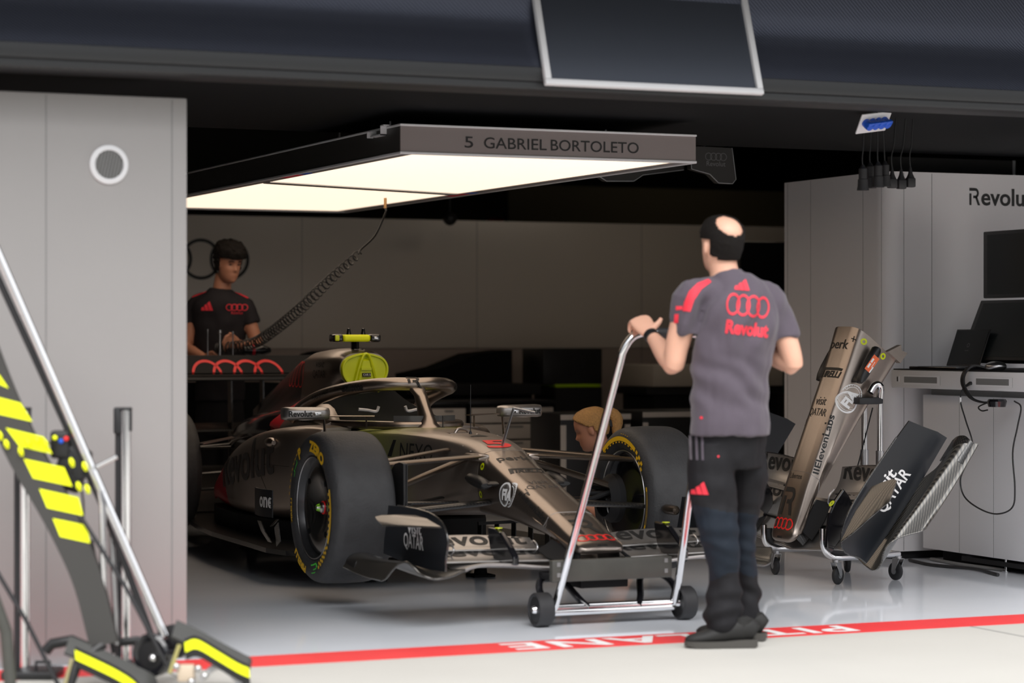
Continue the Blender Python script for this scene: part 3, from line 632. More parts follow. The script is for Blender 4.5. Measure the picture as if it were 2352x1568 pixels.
# halo
ring = [(.0, 1.115, .998), (.10, 1.13, 1.0), (.20, 1.20, .993), (.275, 1.34, .975), (.305, 1.52, .952), (.325, 1.72, .918), (.345, 1.90, .865), (.36, 2.02, .80)]
pr = [Vector((-a, b, c)) for a, b, c in reversed(ring)]+[Vector(p) for p in ring[1:]]
pp = cr_spline(pr, 6); hm = MB(); rs = []
for i, p in enumerate(pp):
    t = ((pp[min(i+1, len(pp)-1)]-pp[max(i-1, 0)])).normalized(); side = t.cross(Vector((0, 0, 1))).normalized(); up = side.cross(t)
    rs.append([p+side*(.046*math.cos(a))+up*(.036*math.sin(a)) for a in [2*PI*k/14 for k in range(14)]])
hm.rings(rs)
rs = []
for (y, z, cw, cl) in ((.93, .775, .075, .10), (.95, .80, .052, .08), (.965, .84, .040, .068), (.995, .88, .034, .058), (1.04, .94, .034, .05), (1.10, .98, .046, .048), (1.14, 1.0, .06, .045)):
    rs.append([Vector((cw*math.sin(a), y+cl*math.cos(a)*.9, z)) for a in [2*PI*k/16 for k in range(16)]])
hm.rings(rs); halo = hm.build('halo', M['titan'], car, sharp=70)
bl_ = bvh_of([halo])
for s in (-1, 1):
    dirv = Vector((.275-.17, 1.34-1.17, 0)).normalized()
    U = (Vector((.12, -.17 if s < 0 else .17, .015 if s < 0 else -.02))).normalized()
    decal('lettering', fit(text2d('Gillette', .05, .003, shear=.2), .16, .038), bl_, (s*.26, 1.30, .981), U, (0, 0, 1), M['ink'], halo, dist=.2)
decal('lettering', fit(text2d('WORLD OF HYATT', .05), .2, .024), bl_, (-.32, 1.62, .935), (.09, -.20, .04), Z, M['ink'], halo, dist=.2)
decal('emblem', fit(r_logo(.07), .075, .075), bl_, (-.02, 1.09, 1.0), (1, 0, 0), (0, .8, .6), M['ink'], halo, dist=.2)
# roll hoop / airbox (bronze), engine cover (black with red rings)
hoop = [(1.90, [(0, 1.158), (.05, 1.156), (.095, 1.145), (.128, 1.115), (.142, 1.07), (.13, 1.02), (.10, .97), (.09, .86), (0, .85)]),
        (2.0, [(0, 1.178), (.055, 1.175), (.105, 1.16), (.145, 1.125), (.162, 1.07), (.155, 1.0), (.135, .94), (.14, .82), (0, .8)]),
        (2.2, [(0, 1.182), (.055, 1.178), (.105, 1.16), (.148, 1.12), (.168, 1.06), (.165, .98), (.16, .9), (.19, .80), (0, .78)]),
        (2.5, [(0, 1.165), (.05, 1.16), (.095, 1.145), (.135, 1.11), (.155, 1.05), (.158, .97), (.17, .88), (.22, .79), (0, .76)])]
hp = loft_half(MB(), hoop, 5, 4).build('airbox', M['titan'], car, sharp=60)
b_ = bvh_of([hp])
decal('lettering', fit(text2d('visit', .05), .15, .038), b_, (-.2, 2.17, 1.095), (0, -1, 0), Z, M['ink'], hp)
decal('lettering', fit(text2d('QATAR', .06), .21, .05), b_, (-.2, 2.17, 1.035), (0, -1, 0), Z, M['ink'], hp)
ec = [(2.5, [(0, 1.163), (.05, 1.158), (.095, 1.142), (.134, 1.108), (.153, 1.05), (.156, .97), (.17, .88), (.26, .80), (0, .70)]),
      (2.8, [(0, 1.115), (.04, 1.11), (.07, 1.09), (.10, 1.05), (.12, .98), (.135, .90), (.17, .83), (.30, .76), (0, .65)]),
      (3.2, [(0, 1.02), (.025, 1.01), (.045, .98), (.065, .93), (.08, .87), (.10, .82), (.16, .76), (.30, .68), (0, .55)]),
      (3.6, [(0, .87), (.018, .86), (.03, .84), (.045, .80), (.06, .76), (.09, .72), (.14, .66), (.22, .58), (0, .45)]),
      (4.0, [(0, .68), (.015, .675), (.025, .66), (.035, .64), (.05, .62), (.07, .58), (.10, .52), (.12, .46), (0, .4)])]
eco = loft_half(MB(), ec, 4, 4).build('engine_cover', M['black'], car, sharp=60)
b_ = bvh_of([eco, hp])
decal('rings_emblem', fit(four_rings(.075, .0065), .42, .15), b_, (-.2, 2.68, 1.03), (0, -1, 0), Z, M['red'], eco)
MB().sheet([[(-.001+.002*k, 3.2+.18*i, 1.03-.004*i*k-.06*i-(.0 if j else .16)) for j in (0, 1)] for i in range(5) for k in (0,)], .006).build('shark_fin', M['gblack'], eco)
# airbox cover, camera bar
cv = [(a_, b_-.010) for a_, b_ in [(.0, 1.166), (.05, 1.158), (.105, 1.138), (.13, 1.105), (.134, 1.07), (.125, 1.035), (.100, 1.0), (.078, .975), (.07, .962), (0, .960)]]
pl = cr_spline([(p[0], 0, p[1]) for p in cv], 4); P_ = [(p.x, p.z) for p in pl]+[(-p.x, p.z) for p in reversed(pl[1:-1])]
c_ = MB(); n = len(P_); cx, cz = 0, 1.048
rs = []
for (sc, y) in ((1.02, 1.905), (1.03, 1.885), (1.0, 1.872), (.93, 1.872), (.90, 1.882)): rs.append([(p*sc, y, cz+(q-cz)*sc) for p, q in P_])
c_.rings(rs); cvo = c_.build('airbox_cover', M['neon_d'], car, sharp=50)
MB().rings([[(-.035, 1.884, 1.13), (.035, 1.884, 1.13), (.075, 1.884, .943), (-.075, 1.884, .943)], [(-.018, 1.862, 1.115), (.018, 1.862, 1.115), (.055, 1.862, .948), (-.055, 1.862, .948)]]).tube(cr_spline([(-.075, 1.868, .943), (-.03, 1.864, 1.108), (0, 1.862, 1.153), (.03, 1.864, 1.108), (.075, 1.868, .943)], 5), .008, 8).box(-.03, .03, 1.855, 1.865, 1.063, 1.078).build('cover_rib', M['neon_d'], cvo)
MB().box(-.024, .024, 1.852, 1.862, 1.028, 1.048).build('name_tag', M['black'], cvo); flat('lettering', text2d('CAR 5', .016), (0, 1.8515, 1.038), X, Z, M['white'], cvo, .0005)
cb = MB().foil((-.01, 2.03, 1.15), (-.01, 2.03, 1.235), .10, .045).rbox(-.03, .03, 1.98, 2.0, 1.165, 1.18, .005).build('camera_bar_mount', M['gblack'], car)
cbo = MB().rbox(-.100, .060, 1.95, 2.06, 1.219, 1.259, .014, 3).build('camera_bar', M['neon_t'], car)
MB().rbox(-.150, -.100, 1.948, 2.062, 1.217, 1.261, .012, 3).build('camera_housing', M['gblack'], cbo); MB().rbox(.060, .120, 1.948, 2.062, 1.217, 1.261, .012, 3).build('camera_housing', M['gblack'], cbo)
MB().rbox(-.152, -.126, 1.94, 1.955, 1.223, 1.256, .006).build('lens_cover', M['neon_d'], cbo)
MB().rbox(.078, .102, 1.944, 1.95, 1.232, 1.248, .004).build('lens', M['chrome'], cbo)
for x in (-.06, .025): MB().lathe([(0, .015), (.020, .011), (.036, .009), (.038, 0)], 12, 'z', (x, 1.98, 1.256)).build('antenna_stub', M['gblack'], cbo)
# mirrors
for s in (-1, 1):
    mm = MB(); rs = []
    for (t, a, b) in ((-.125, .018, .012), (-.12, .045, .018), (-.10, .052, .0195), (.08, .046, .0185), (.115, .035, .016), (.125, .012, .009)):
        rs.append([Vector((s*(.595-t), 1.12+.35*abs(t-.05)*.3+a*math.copysign(abs(math.cos(q))**.6, math.cos(q)), .853+1.75*b*math.copysign(abs(math.sin(q))**.6, math.sin(q)))) for q in [2*PI*k/24 for k in range(24)]])
    mi = mm.rings(rs).build('mirror', M['titan_g'], car, sharp=60); bm_ = bvh_of([mi])
    decal('lettering', fit(text2d('Revolut', .04, .001), .125, .030), bm_, (s*.640, 1.0, .853), (1, 0, 0), Z, M['ink'], mi, dist=.3)
    MB().rbox(s*.552-.018, s*.552+.018, 1.062, 1.069, .844, .862, .004).build('reflector', M['chrome'], mi)
    MB().foil((s*.50, 1.13, .83), (s*.50, 1.11, .73), .03, .012).tube(cr_spline([(s*.71, 1.12, .835), (s*.62, 1.10, .822), (s*.5, 1.10, .832)], 5), .005, 6).build('mirror_stay', M['titan'], mi)
    MB().foil((s*.49, 1.13, .838), (s*.26, 1.02, .838), .05, .010).foil((s*.30, 1.04, .838), (s*.30, 1.04, .775), .02, .006).build('mirror_arm', M['titan'], mi)
# sidepods
def podsec(zt, zb, w0, w1): # inner w0, outer w1
    h = zt-zb; return [(w0, zt-.01), (lerp(w0, w1, .35), zt), (lerp(w0, w1, .7), zt-.006), (w1-.05, zt-.02), (w1-.012, zt-.065), (w1, zt-h*.38), (w1-.01, zt-h*.66), (w1-.04, zb+.03), (w1-.13, zb), (w0, zb)]
for s in (-1, 1):
    st = [(1.32, podsec(.772, .36, .25, .50)), (1.42, podsec(.780, .30, .25, .57)), (1.6, podsec(.775, .28, .25, .61)), (1.9, podsec(.745, .268, .25, .635)), (2.2, podsec(.692, .262, .25, .635)), (2.5, podsec(.615, .26, .22, .61)), (2.8, podsec(.51, .265, .2, .57)), (3.0, podsec(.42, .27, .18, .53)), (3.1, podsec(.36, .275, .18, .50))]
    st = [(y, [(s*a, b) for a, b in P]) for y, P in st]
    pm = split_mat('sidepod_paint', TIT, (.42, .0, .014), 1, 2.54, .01, .82, .36, .0)
    pod = loft_half(MB(), st, 4, 5, mirror=False).build('sidepod', pm, car, sharp=70)
    bp_ = bvh_of([pod])
    decal('lettering', fit(text2d('Revolut', .2, .004), .98, .22), bp_, (s*.6, 2.10, .565), (0, s, .13 if s < 0 else -.13), (0, 0, 1), M['inkg'], pod)
    jl = []
    for z in [.75-.02*i for i in range(21)]:
        h = bp_.ray_cast(Vector((s*1.2, 1.80-.25*(.75-z)+.12*math.sin((z-.4)*5), z)), Vector((-s, 0, 0)))
        if h[0] is not None: jl.append(h[0]+h[1]*.0005)
    MB().tube(jl, .0012, 4).build('joint_line', M['ink'], pod)
    jl = [bp_.ray_cast(Vector((s*1.2, y, .565)), Vector((-s, 0, 0)))[0] for y in [1.45+.03*i for i in range(11)]]
    MB().tube([q+Vector((s*.0005, 0, 0)) for q in jl if q], .0012, 4).build('joint_line', M['ink'], pod)
    dm = MB(); rs = []
    for t, r in ((0, .012), (.03, .022), (.07, .027), (.10, .026), (.125, .012)): rs.append([Vector((s*(.70+.02*math.cos(q)*r/.03), 1.58-t+.0, .69+r*math.sin(q))) if False else Vector((s*(.618+r*math.cos(q)), 1.72-t, .685+r*math.sin(q))) for q in [2*PI*k/14 for k in range(14)]])
    dm.rings(rs).build('camera_blister', M['titan'], pod)
    MB().rings([[(s*.29, 1.315, .74), (s*.46, 1.315, .74), (s*.46, 1.315, .56), (s*.29, 1.315, .56)], [(s*.29, 1.4, .74), (s*.46, 1.4, .74), (s*.46, 1.4, .56), (s*.29, 1.4, .56)]]).build('air_intake', M['mblack'], pod, False)
    # black bulge beside the engine and the red flash in front of it
    bg_ = [(2.45, [(s*.18, .88), (s*.24, .84), (s*.30, .80), (s*.36, .74), (s*.38, .68), (s*.2, .55)]), (2.8, [(s*.14, .845), (s*.22, .82), (s*.31, .79), (s*.38, .73), (s*.40, .64), (s*.2, .5)]), (3.2, [(s*.1, .79), (s*.2, .78), (s*.29, .745), (s*.35, .69), (s*.36, .6), (s*.2, .46)]), (3.6, [(s*.08, .68), (s*.15, .665), (s*.2, .63), (s*.24, .58), (s*.25, .5), (s*.1, .42)])]
    MB(); loft_half(q := MB(), bg_, 4, 4, mirror=False); q.build('engine_bulge', M['gblack'], car, sharp=60)
    rf = [(2.25, [(s*.2, .88), (s*.27, .84), (s*.34, .78), (s*.37, .72), (s*.3, .66)]), (2.46, [(s*.18, .885), (s*.245, .845), (s*.305, .805), (s*.365, .745), (s*.3, .66)])]
    loft_half(q := MB(), rf, 4, 3, mirror=False); q.build('red_cowl_band', M['dred'], car)
    sh_ = [(1.5, [(s*.28, .80), (s*.31, .80), (s*.34, .79), (s*.38, .765), (s*.3, .7)]), (1.9, [(s*.19, .91), (s*.25, .885), (s*.31, .84), (s*.38, .77), (s*.3, .66)]), (2.26, [(s*.18, .90), (s*.265, .845), (s*.335, .785), (s*.37, .725), (s*.3, .66)])]
    loft_half(q := MB(), sh_, 4, 4, mirror=False); shoulder = q.build('shoulder_cowl', M['titan'], car, sharp=60)
    decal('lettering', fit(text2d('Castrol', .06), .2, .05), bvh_of([shoulder]), (s*.4, 1.78, .81), (0, s, 0), Z, M['ink'], shoulder, dist=.6)
    # board with lettering and turning vanes ahead of the pod
    bd = MB().sheet([[(s*(.80+.02*math.sin(3*t)), 1.05+.28*t+(.09 if k == 0 else 0)*0, zz) for t in (0, .33, .66, 1)] for k, zz in enumerate((.33, .40, .47))], .006)
    bo = bd.build('side_board', M['navy'], car); 
    decal('lettering', fit(text2d('one', .09, .003), .15, .055), bvh_of([bo]), (s*.9, 1.12, .405), (0, s, 0), Z, M['white'], bo, dist=.4)
    vn = MB()
    vn.sheet([[(s*(.80-.05*t), .95+.2*t+.1*k, .33-.04*k-.02*t) for t in (0, .5, 1)] for k in (0, 1)], .005)
    vn.sheet([[(s*(.80+.01*k), .92+.06*t, .22+.08*k-.03*t) for t in (0, .5, 1)] for k in (0, .6, 1.2)], .005)
    vn.sheet([[(s*(.82+.02*math.sin(k)), 1.00+.06*t+.06*k, .21+.05*k) for t in (0, .5, 1)] for k in (0, 1, 2)], .005)
    vn.build('turning_vanes', M['carbon'], car)
# floor with edge and plank, vanes under the nose
fl = MB(); out = [(.16, .55), (.42, .62), (.62, .72), (.78, .9), (.82, 1.1), (.80, 1.6), (.78, 2.2), (.72, 2.7), (.66, 3.05), (.52, 3.4), (.50, 3.95)]
poly = out+[(-a, b) for a, b in reversed(out)]
fl.prism(poly, .150, .175, 'z'); fl.build('floor', M['carbon'], car, False)
MB().prism([(-.50, 1.35), (.50, 1.35), (.60, 1.6), (.63, 2.2), (.60, 2.7), (.50, 3.1), (-.50, 3.1), (-.60, 2.7), (-.63, 2.2), (-.60, 1.6)], .175, .27, 'z').build('lower_bodywork', M['mblack'], car, False)
MB().box(-.15, .15, .5, 3.6, .132, .150).build('plank', M['mblack'], car, False)
for s in (-1, 1):
    uv = MB()
    for k in range(5):
        uv.sheet([[(s*(.16+.085*k+.02*t), .60-.02*k+.10*t, .17+zz) for t in (0, 1)] for zz in (0, .07, .135)], .004)
    uv.sheet([[(s*(.12+.09*k), .55+.02*k, .30+.008*t) for k in range(6)] for t in (0, 1, 2)], .006)
    uv.build('floor_fences', M['black'], car)
# ---- wheels
def polar(vf, R, phi):   # wraps artwork round a wheel face; y up becomes outward radius
    return ([(R+y, phi+x/R) for x, y in vf[0]], vf[1])
def side_art(name, vf, R, phi, xo, m, parent, sgn=-1):
    vf = refine(vf, .012); p = polar(vf, R, math.radians(phi)); P = []
    for r, a in p[0]: P.append((xo(r) if callable(xo) else xo, -r*math.sin(a)*(1 if sgn < 0 else -1), r*math.cos(a)))
    me = D.meshes.new(name); me.from_pydata(P, [], vf[1]); return link(name, me, m, parent, False)
M['carbon_w'] = weave('carbon_cover', (.012, .012, .012), (.055, .052, .048), 360, .25, .8, .3)
def make_wheel(w, R, loc, sgn, nm):   # sgn = side of the outer face (-1: faces -x)
    hb = w/2
    prof = [(-hb+.02, .238), (-hb+.004, .250), (-hb-.004, .275), (-hb-.004, .300), (-hb+.004, .322), (-hb+.016, .338), (-hb+.034, R-.006), (-hb+.06, R-.001), (0, R+.0015)]
    prof = prof+[(-a, b) for a, b in reversed(prof[:-1])]
    e = D.objects.new(nm, None); COL.objects.link(e); e.parent = car; e.location = loc; e.empty_display_size = .1
    pr = cr_spline([(a, 0, b) for a, b in prof], 3)
    ty = MB().lathe([(p.x, p.z) for p in pr], 96).build('tyre', M['rubber'], e, sharp=60)
    for q in (-hb+.012, hb-.012):
        pass
    o = sgn*(hb-.012)
    rim = MB().lathe([(o, .240), (o+sgn*.004, .236), (o-sgn*.004, .230), (o-sgn*.03, .222), (o-sgn*.06, .205), (o-sgn*.045, .175)], 64)
    rim.lathe([(-o, .240), (-o-sgn*.004, .236), (-o+sgn*.01, .228), (-o+sgn*.05, .222), (o-sgn*.06, .222)], 64)
    rim.build('rim', mat('wheel_rim', (.05, .05, .053), .28, .6, coat=.4), e, sharp=50)
    cvr = MB().lathe([(o-sgn*.030, .222), (o-sgn*.022, .205), (o-sgn*.016, .17), (o-sgn*.020, .13), (o-sgn*.040, .09), (o-sgn*.05, .05), (o-sgn*.05, .0)], 64).build('wheel_cover', M['carbon_w'], e, sharp=50)
    for k in range(4):
        a = math.radians(20+90*k+25); MB().lathe([(0, 0), (0, .013), (sgn*.001, .014)], 14, 'x', (o-sgn*.0155, .165*math.sin(a), .165*math.cos(a))).build('hole', M['void'], cvr)
    nt = MB().lathe([(o-sgn*.05, .026), (o-sgn*.035, .024), (o-sgn*.028, .015), (o-sgn*.012, .010), (o-sgn*.012, .0)], 16).build('wheel_nut', M['steel'], cvr)
    MB().lathe([(o-sgn*.048, .031), (o-sgn*.043, .031), (o-sgn*.043, .026)], 20).build('nut_collar', M['red'], cvr)
    for k in range(6):
        a = k*PI/3; MB().tube([(o-sgn*.028, .016*math.sin(a), .016*math.cos(a)), (o-sgn*.013, .010*math.sin(a), .010*math.cos(a))], .0028, 6).build('nut_mark', mat_green, cvr)
    for q_ in (o+sgn*.002, -o-sgn*.002): MB().tube([(q_, .237*math.sin(2*PI*k/60), .237*math.cos(2*PI*k/60)) for k in range(60)], .0035, 6, closed=True).build('rim_highlight', M['steel'], e)  # bright ring added to stand in for the highlight along the rim lip
    # inner side: dark drum closing the rim
    dr = MB().lathe([(-o+sgn*.02, .224), (-o+sgn*.04, .20), (-o+sgn*.06, .12), (-o+sgn*.05, .0)], 48).build('brake_drum', M['gblack'], e, sharp=50)
    return e, ty, -(hb+.0085)
mat_green = mat('lime_paint', (.35, .9, .02), .4)
w1, t1, xo = make_wheel(.30, .3525, (-.80, 0, .4525), -1, 'front_wheel')
side_art('lettering', fit(text2d('P', .1, .006), .040, .054), .287, -31, xo, M['yel'], t1)
side_art('lettering', fit(text2d('ZERO', .1, .006), .215, .054), .287, 20, xo, M['yel'], t1)
side_art('lettering', fit(text2d('PIRELLI', .1, .005), .175, .034), .298, 208, xo, M['yel'], t1)
side_art('lettering', fit(text2d('PIRELLI', .1, .004), .115, .020), .272, 264, xo, M['yel'], t1)
def bandp(r0, r1, a0, a1):
    n = max(2, int(abs(a1-a0)/4)); V = []; F = []
    for k in range(n+1):
        a = math.radians(lerp(a0, a1, k/n)); V += [(r0, a), (r1, a)]
    for k in range(n): F.append((2*k, 2*k+2, 2*k+3, 2*k+1))
    return V, F
def bands(name, L, xo, m, parent):
    P = []; F = []
    for b in L:
        V, f = bandp(*b); n = len(P); P += [(xo, -r*math.sin(a), r*math.cos(a)) for r, a in V]; F += [tuple(i+n for i in q) for q in f]
    me = D.meshes.new(name); me.from_pydata(P, [], F); return link(name, me, m, parent, False)
bands('yellow_stripe', [(.284, .300, 70, 120)]+[(.268, .277, 72+6*k, 75+6*k) for k in range(8)]+[(.286, .300, 123+6*k, 126+6*k) for k in range(6)]+[(.272, .286, 126+6*k, 129+6*k) for k in range(5)]+[(.300, .306, 278+6*k, 281+6*k) for k in range(8)]+[(.262, .284, 252, 253)], xo, M['yel'], t1)
bands('chalk_mark', [(.262, .266, 300, 306), (.266, .282, 305, 306.5), (.27, .275, 308, 318), (.275, .29, 317, 318), (.262, .268, 160, 176), (.268, .285, 158, 161), (.285, .290, 161, 170), (.30, .304, 165, 175)], xo, M['green'], t1)
w2, t2, xo2 = make_wheel(.30, .3525, (.80, 0, .4525), 1, 'front_wheel')
bands('yellow_stripe', [(.284, .306, -40, 34)]+[(.274, .281, -38+7*k, -35+7*k) for k in range(10)]+[(.288, .306, 36+7*k, 40+7*k) for k in range(3)]+[(.270, .286, 40+7*k, 44+7*k) for k in range(3)]+[(.290, .302, 76, 80), (.290, .292, 80, 112), (.300, .302, 80, 112), (.290, .302, 112, 116)]+[(.318, .321, 2+4*k, 4+4*k) for k in range(4)], xo2, M['yel'], t2)
side_art('lettering', fit(text2d('PIRELLI', .1, .004), .155, .026), .296, 207, xo2, M['yel'], t2)
w3, t3, _ = make_wheel(.375, .355, (-.765, 3.40, .455), -1, 'rear_wheel')
w4, t4, _ = make_wheel(.375, .355, (.765, 3.40, .455), 1, 'rear_wheel')
# ---- suspension and brake ducts
for s in (-1, 1):
    MB().foil((s*.12, -.07, .680), (s*.64, -.13, .652), .10, .026).foil((s*.13, .28, .70), (s*.64, .0, .655), .07, .022).build('upper_wishbone', M['titan_d'], car)
    MB().foil((s*.13, -.17, .468), (s*.66, -.20, .43), .10, .032).foil((s*.19, .30, .46), (s*.66, -.04, .43), .06, .02).build('lower_wishbone', M['carbon'], car)
    MB().foil((s*.13, .08, .665), (s*.64, -.02, .50), .06, .034).build('pull_rod', M['titan_d'], car)
    MB().foil((s*.17, .12, .45), (s*.66, .12, .455), .045, .016).build('track_rod', M['carbon'], car)
    if s < 0: MB().prism([(-.33, .46), (-.335, .50), (-.33, .665), (-.28, .67), (-.22, .66), (-.16, .62), (-.14, .52), (-.15, .46)], s*.60, s*.62, 'x').tube([(s*.606, -.335, .47), (s*.603, -.335, .66)], .004, 6).build('brake_duct_plate', M['black'], car)
    ck_ = MB()
    for k in range(5): ck_.tube([(s*(.48+.02*k), .02+.03*k, .45+.03*(k % 3)), (s*.62, -.02+.03*k, .50-.02*(k % 2))], .012, 8)
    ck_.lathe([(s*.56, .09), (s*.60, .12), (s*.63, .12)], 20, 'x', (0, .02, .455)).build('brake_duct', M['mblack'], car)
    MB().rbox(s*.13-.03, s*.13+.03, -.12, .07, .655, .690, .012).build('wishbone_mount', M['titan'], car)
    MB().foil((s*.15, 3.35, .45), (s*.60, 3.42, .42), .07, .02).foil((s*.15, 3.1, .60), (s*.60, 3.38, .58), .05, .018).foil((s*.15, 3.6, .60), (s*.60, 3.42, .58), .05, .018).foil((s*.15, 3.15, .36), (s*.60, 3.40, .33), .05, .02).build('rear_wishbones', M['carbon'], car)
    MB().rbox(s*.575-.01, s*.575+.01, 3.2, 3.62, .30, .66, .01).build('rear_brake_duct', M['carbon'], car)
    MB().sheet([[(s*(.30+.07*k), 3.05+.1*t, .668-.012*k) for k in range(5)] for t in (0, 1)], .006).build('duct_winglet', M['titan'], car)
for s in (-1, 1):
    MB().rings([[(s*(.70+.02*math.cos(a)*k_), -.50+y_, .425+.024*math.sin(a)*k_) for a in [2*PI*i/14 for i in range(14)]] for y_, k_ in ((0, .4), (.012, .9), (.05, 1.), (.11, 1.), (.14, .7), (.15, .3))]).foil((s*.715, -.43, .425), (s*.738, -.43, .425), .05, .012).build('sensor_pod', M['titan_d'], car)
# ---- rear wing
rwm = M['black']
def foilsheet(u, le, te, cam_, th, n=8):
    g = []
    for k in range(13):
        x = lerp(-u, u, k/12); g.append([(x, lerp(le[0], te[0], t/n), lerp(le[1], te[1], t/n)-cam_*math.sin(PI*t/n)) for t in range(n+1)])
    return MB().sheet(g, th)
rwp = foilsheet(.50, (4.02, .985), (4.22, 1.035), .03, .016); rwp.build('rear_wing', rwm, car)
fl_ = foilsheet(.50, (4.20, 1.035), (4.30, 1.125), .012, .012).build('rear_flap', rwm, car)
ff = foilsheet(.50, (4.06, 1.015), (4.16, 1.125), .0, .012).build('rear_flap_front', M['mblack'], car)
bf = bvh_of([ff])
decal('rings_emblem', four_rings(.102, .017, 1.32), bf, (-.06, 4.1, 1.0), (1, 0, 0), Z, M['red'], ff)
for s in (-1, 1):
    MB().prism([(3.92, .70), (4.0, .97), (4.05, 1.13), (4.34, 1.13), (4.36, .70), (4.15, .52), (4.0, .55)], s*.500, s*.510, 'x').build('rear_endplate', M['carbon'], car, False)
    MB().prism([(4.05, .98), (4.12, .98), (4.10, .4), (4.02, .4)], s*.10, s*.11, 'x').build('wing_pillar', M['carbon'], car, False)
foilsheet(.50, (3.98, .66), (4.14, .70), .02, .012).build('beam_wing', M['carbon'], car)
MB().rbox(-.045, .045, 4.16, 4.2, .42, .52, .01).build('rain_light', mat('dark_red_lens', (.2, .01, .01), .3), car)
MB().sheet([[(.095*k, 3.6+.55*t, .18+.25*t*t) for k in range(-5, 6)] for t in (0, .25, .5, .75, 1)], .01).build('diffuser', M['carbon'], car)
# ---- stands under the raised car, and the jack trolley at the nose
for k, (x, y) in enumerate(((-.30, .95), (.30, .95), (-.30, 3.0), (.30, 3.0))):
    o = empty('axle_stand', (CARX+x, CARY+y, 0), label=('black low support stand under the front left of the car floor', 'black low support stand under the front right of the car floor', 'black low support stand under the rear left of the car floor', 'black low support stand under the rear right of the car floor')[k], cat='stand', group='support stands under the car')
    MB().rbox(-.06, .06, -.06, .06, 0, .012, .003).lathe([(.012, .035), (.10, .025), (.12, .04), (.1495, .04), (.1495, 0)], 20, 'z').build('stand_body', M['mblack'], o)
jt = empty('nose_jack_trolley', (4.60, 9.47, 0), label='chrome framed two wheeled jack trolley holding up the car nose', cat='jack')
for s in (-1, 1):
    w_ = MB().lathe([(-.028, .055), (-.035, .062), (-.035, .068), (-.028, .073), (.028, .073), (.035, .068), (.035, .062), (.028, .055)], 32, 'x', (s*.345, 0, .075)).build('trolley_wheel', M['rub'], jt)
    MB().lathe([(-.030, .0), (-.030, .055), (.030, .055), (.030, 0)], 24, 'x', (s*.345, 0, .075)).build('wheel_hub', M['black'], w_)
    MB().lathe([(-.045*1, .0), (-.045, .014), (-.035, .018), (-.030, .020)], 16, 'x', (s*.345, 0, .075)).build('axle_nut', M['chrome'], w_)
fr_ = MB()
hl = cr_spline([(-.285, .01, .062), (-.27, -.06, .21), (-.215, -.30, .80), (-.185, -.43, 1.12), (-.175, -.455, 1.19), (-.135, -.47, 1.248), (-.06, -.47, 1.262), (.06, -.47, 1.262), (.17, -.47, 1.25), (.215, -.455, 1.20), (.23, -.43, 1.12), (.25, -.30, .80), (.29, -.06, .21), (.30, .01, .062)], 6)
MB().tube(hl, .0165, 14).build('handle_frame', M['chrome'], jt)
gr = MB().tube([(-.03, -.47, 1.262), (.16, -.47, 1.262)], .0205, 14).build('handle_grip', M['rub'], jt)
MB().tube([(-.285, .0, .058), (.30, .0, .058)], .015, 12).tube([(-.27, .012, .082), (.28, .012, .082)], .011, 12).tube([(-.345, 0, .075), (.345, 0, .075)], .009, 10).build('cross_bar', M['chrome'], jt)
for s, n in ((-1, 0), (1, 0)):
    MB().tube(cr_spline([(s*.31, .02, .10), (s*.325, .06, .145), (s*.30, .11, .185), (s*.25, .13, .192), (s*.19, .12, .18), (s*.15, .04, .11), (s*.12, .0, .07)], 5), .0155, 12).build('lift_arm', M['gblack'], jt)
MB().rbox(-.32, .255, -.06, -.025, .195, .288, .004).build('front_board', M['tgreen'], jt)
MB().rbox(-.30, .24, -.025, .13, .195, .225, .004).rbox(-.25, .2, -.02, .13, .225, .232, .004).build('lift_plate', M['mblack'], jt)
MB().rbox(-.13, .10, .06, .20, .15, .195, .004).build('lift_block', M['mblack'], jt)
for (x, z, m) in ((-.29, .27, 'seam'), (-.26, .27, 'seam'), (-.29, .225, 'seam'), (-.26, .225, 'seam'), (.225, .27, 'seam'), (.225, .225, 'seam')):
    MB().box(x-.008, x+.008, -.0615, -.060, z-.009, z+.009).build('label_patch', M[m], jt, False)
# clear bits: tie rod marks, transport tag
# ------------------------------------------------------------------ people
def limb(mb, pts, rad, side=(1, 0, 0), n=18, dens=3):
    P = cr_spline(pts, dens); R = cr_spline([(r[0], r[1], 0) if isinstance(r, (tuple, list)) else (r, r, 0) for r in rad], dens); rs = []; L = len(P); S0 = Vector(side)
    for i in range(L):
        t = (P[min(i+1, L-1)]-P[max(i-1, 0)]).normalized(); s = (S0-t*S0.dot(t)).normalized(); o = t.cross(s)
        rs.append([P[i]+s*(R[i].x*math.cos(2*PI*k/n))+o*(R[i].y*math.sin(2*PI*k/n)) for k in range(n)])
    return mb.rings(rs)
def ell(mb, c, r, n=16, mtx=None):
    rs = []
    for i in range(1, n):
        a = PI*i/n; ring = [Vector((r[0]*math.sin(a)*math.cos(2*PI*k/n), r[1]*math.sin(a)*math.sin(2*PI*k/n), r[2]*math.cos(a))) for k in range(n)]
        if mtx: ring = [mtx @ p for p in ring]
        rs.append([p+Vector(c) for p in ring])
    return mb.rings(rs)
HT = [(-.02, .020, .050, -.005), (.0, .030, .066, .0), (.07, .046, .080, .035), (.18, .058, .084, .058), (.33, .066, .083, .080), (.48, .071, .081, .096), (.62, .075, .087, .103), (.76, .073, .083, .100), (.88, .060, .066, .082), (.96, .038, .042, .052), (1.0, .006, .008, .008)]
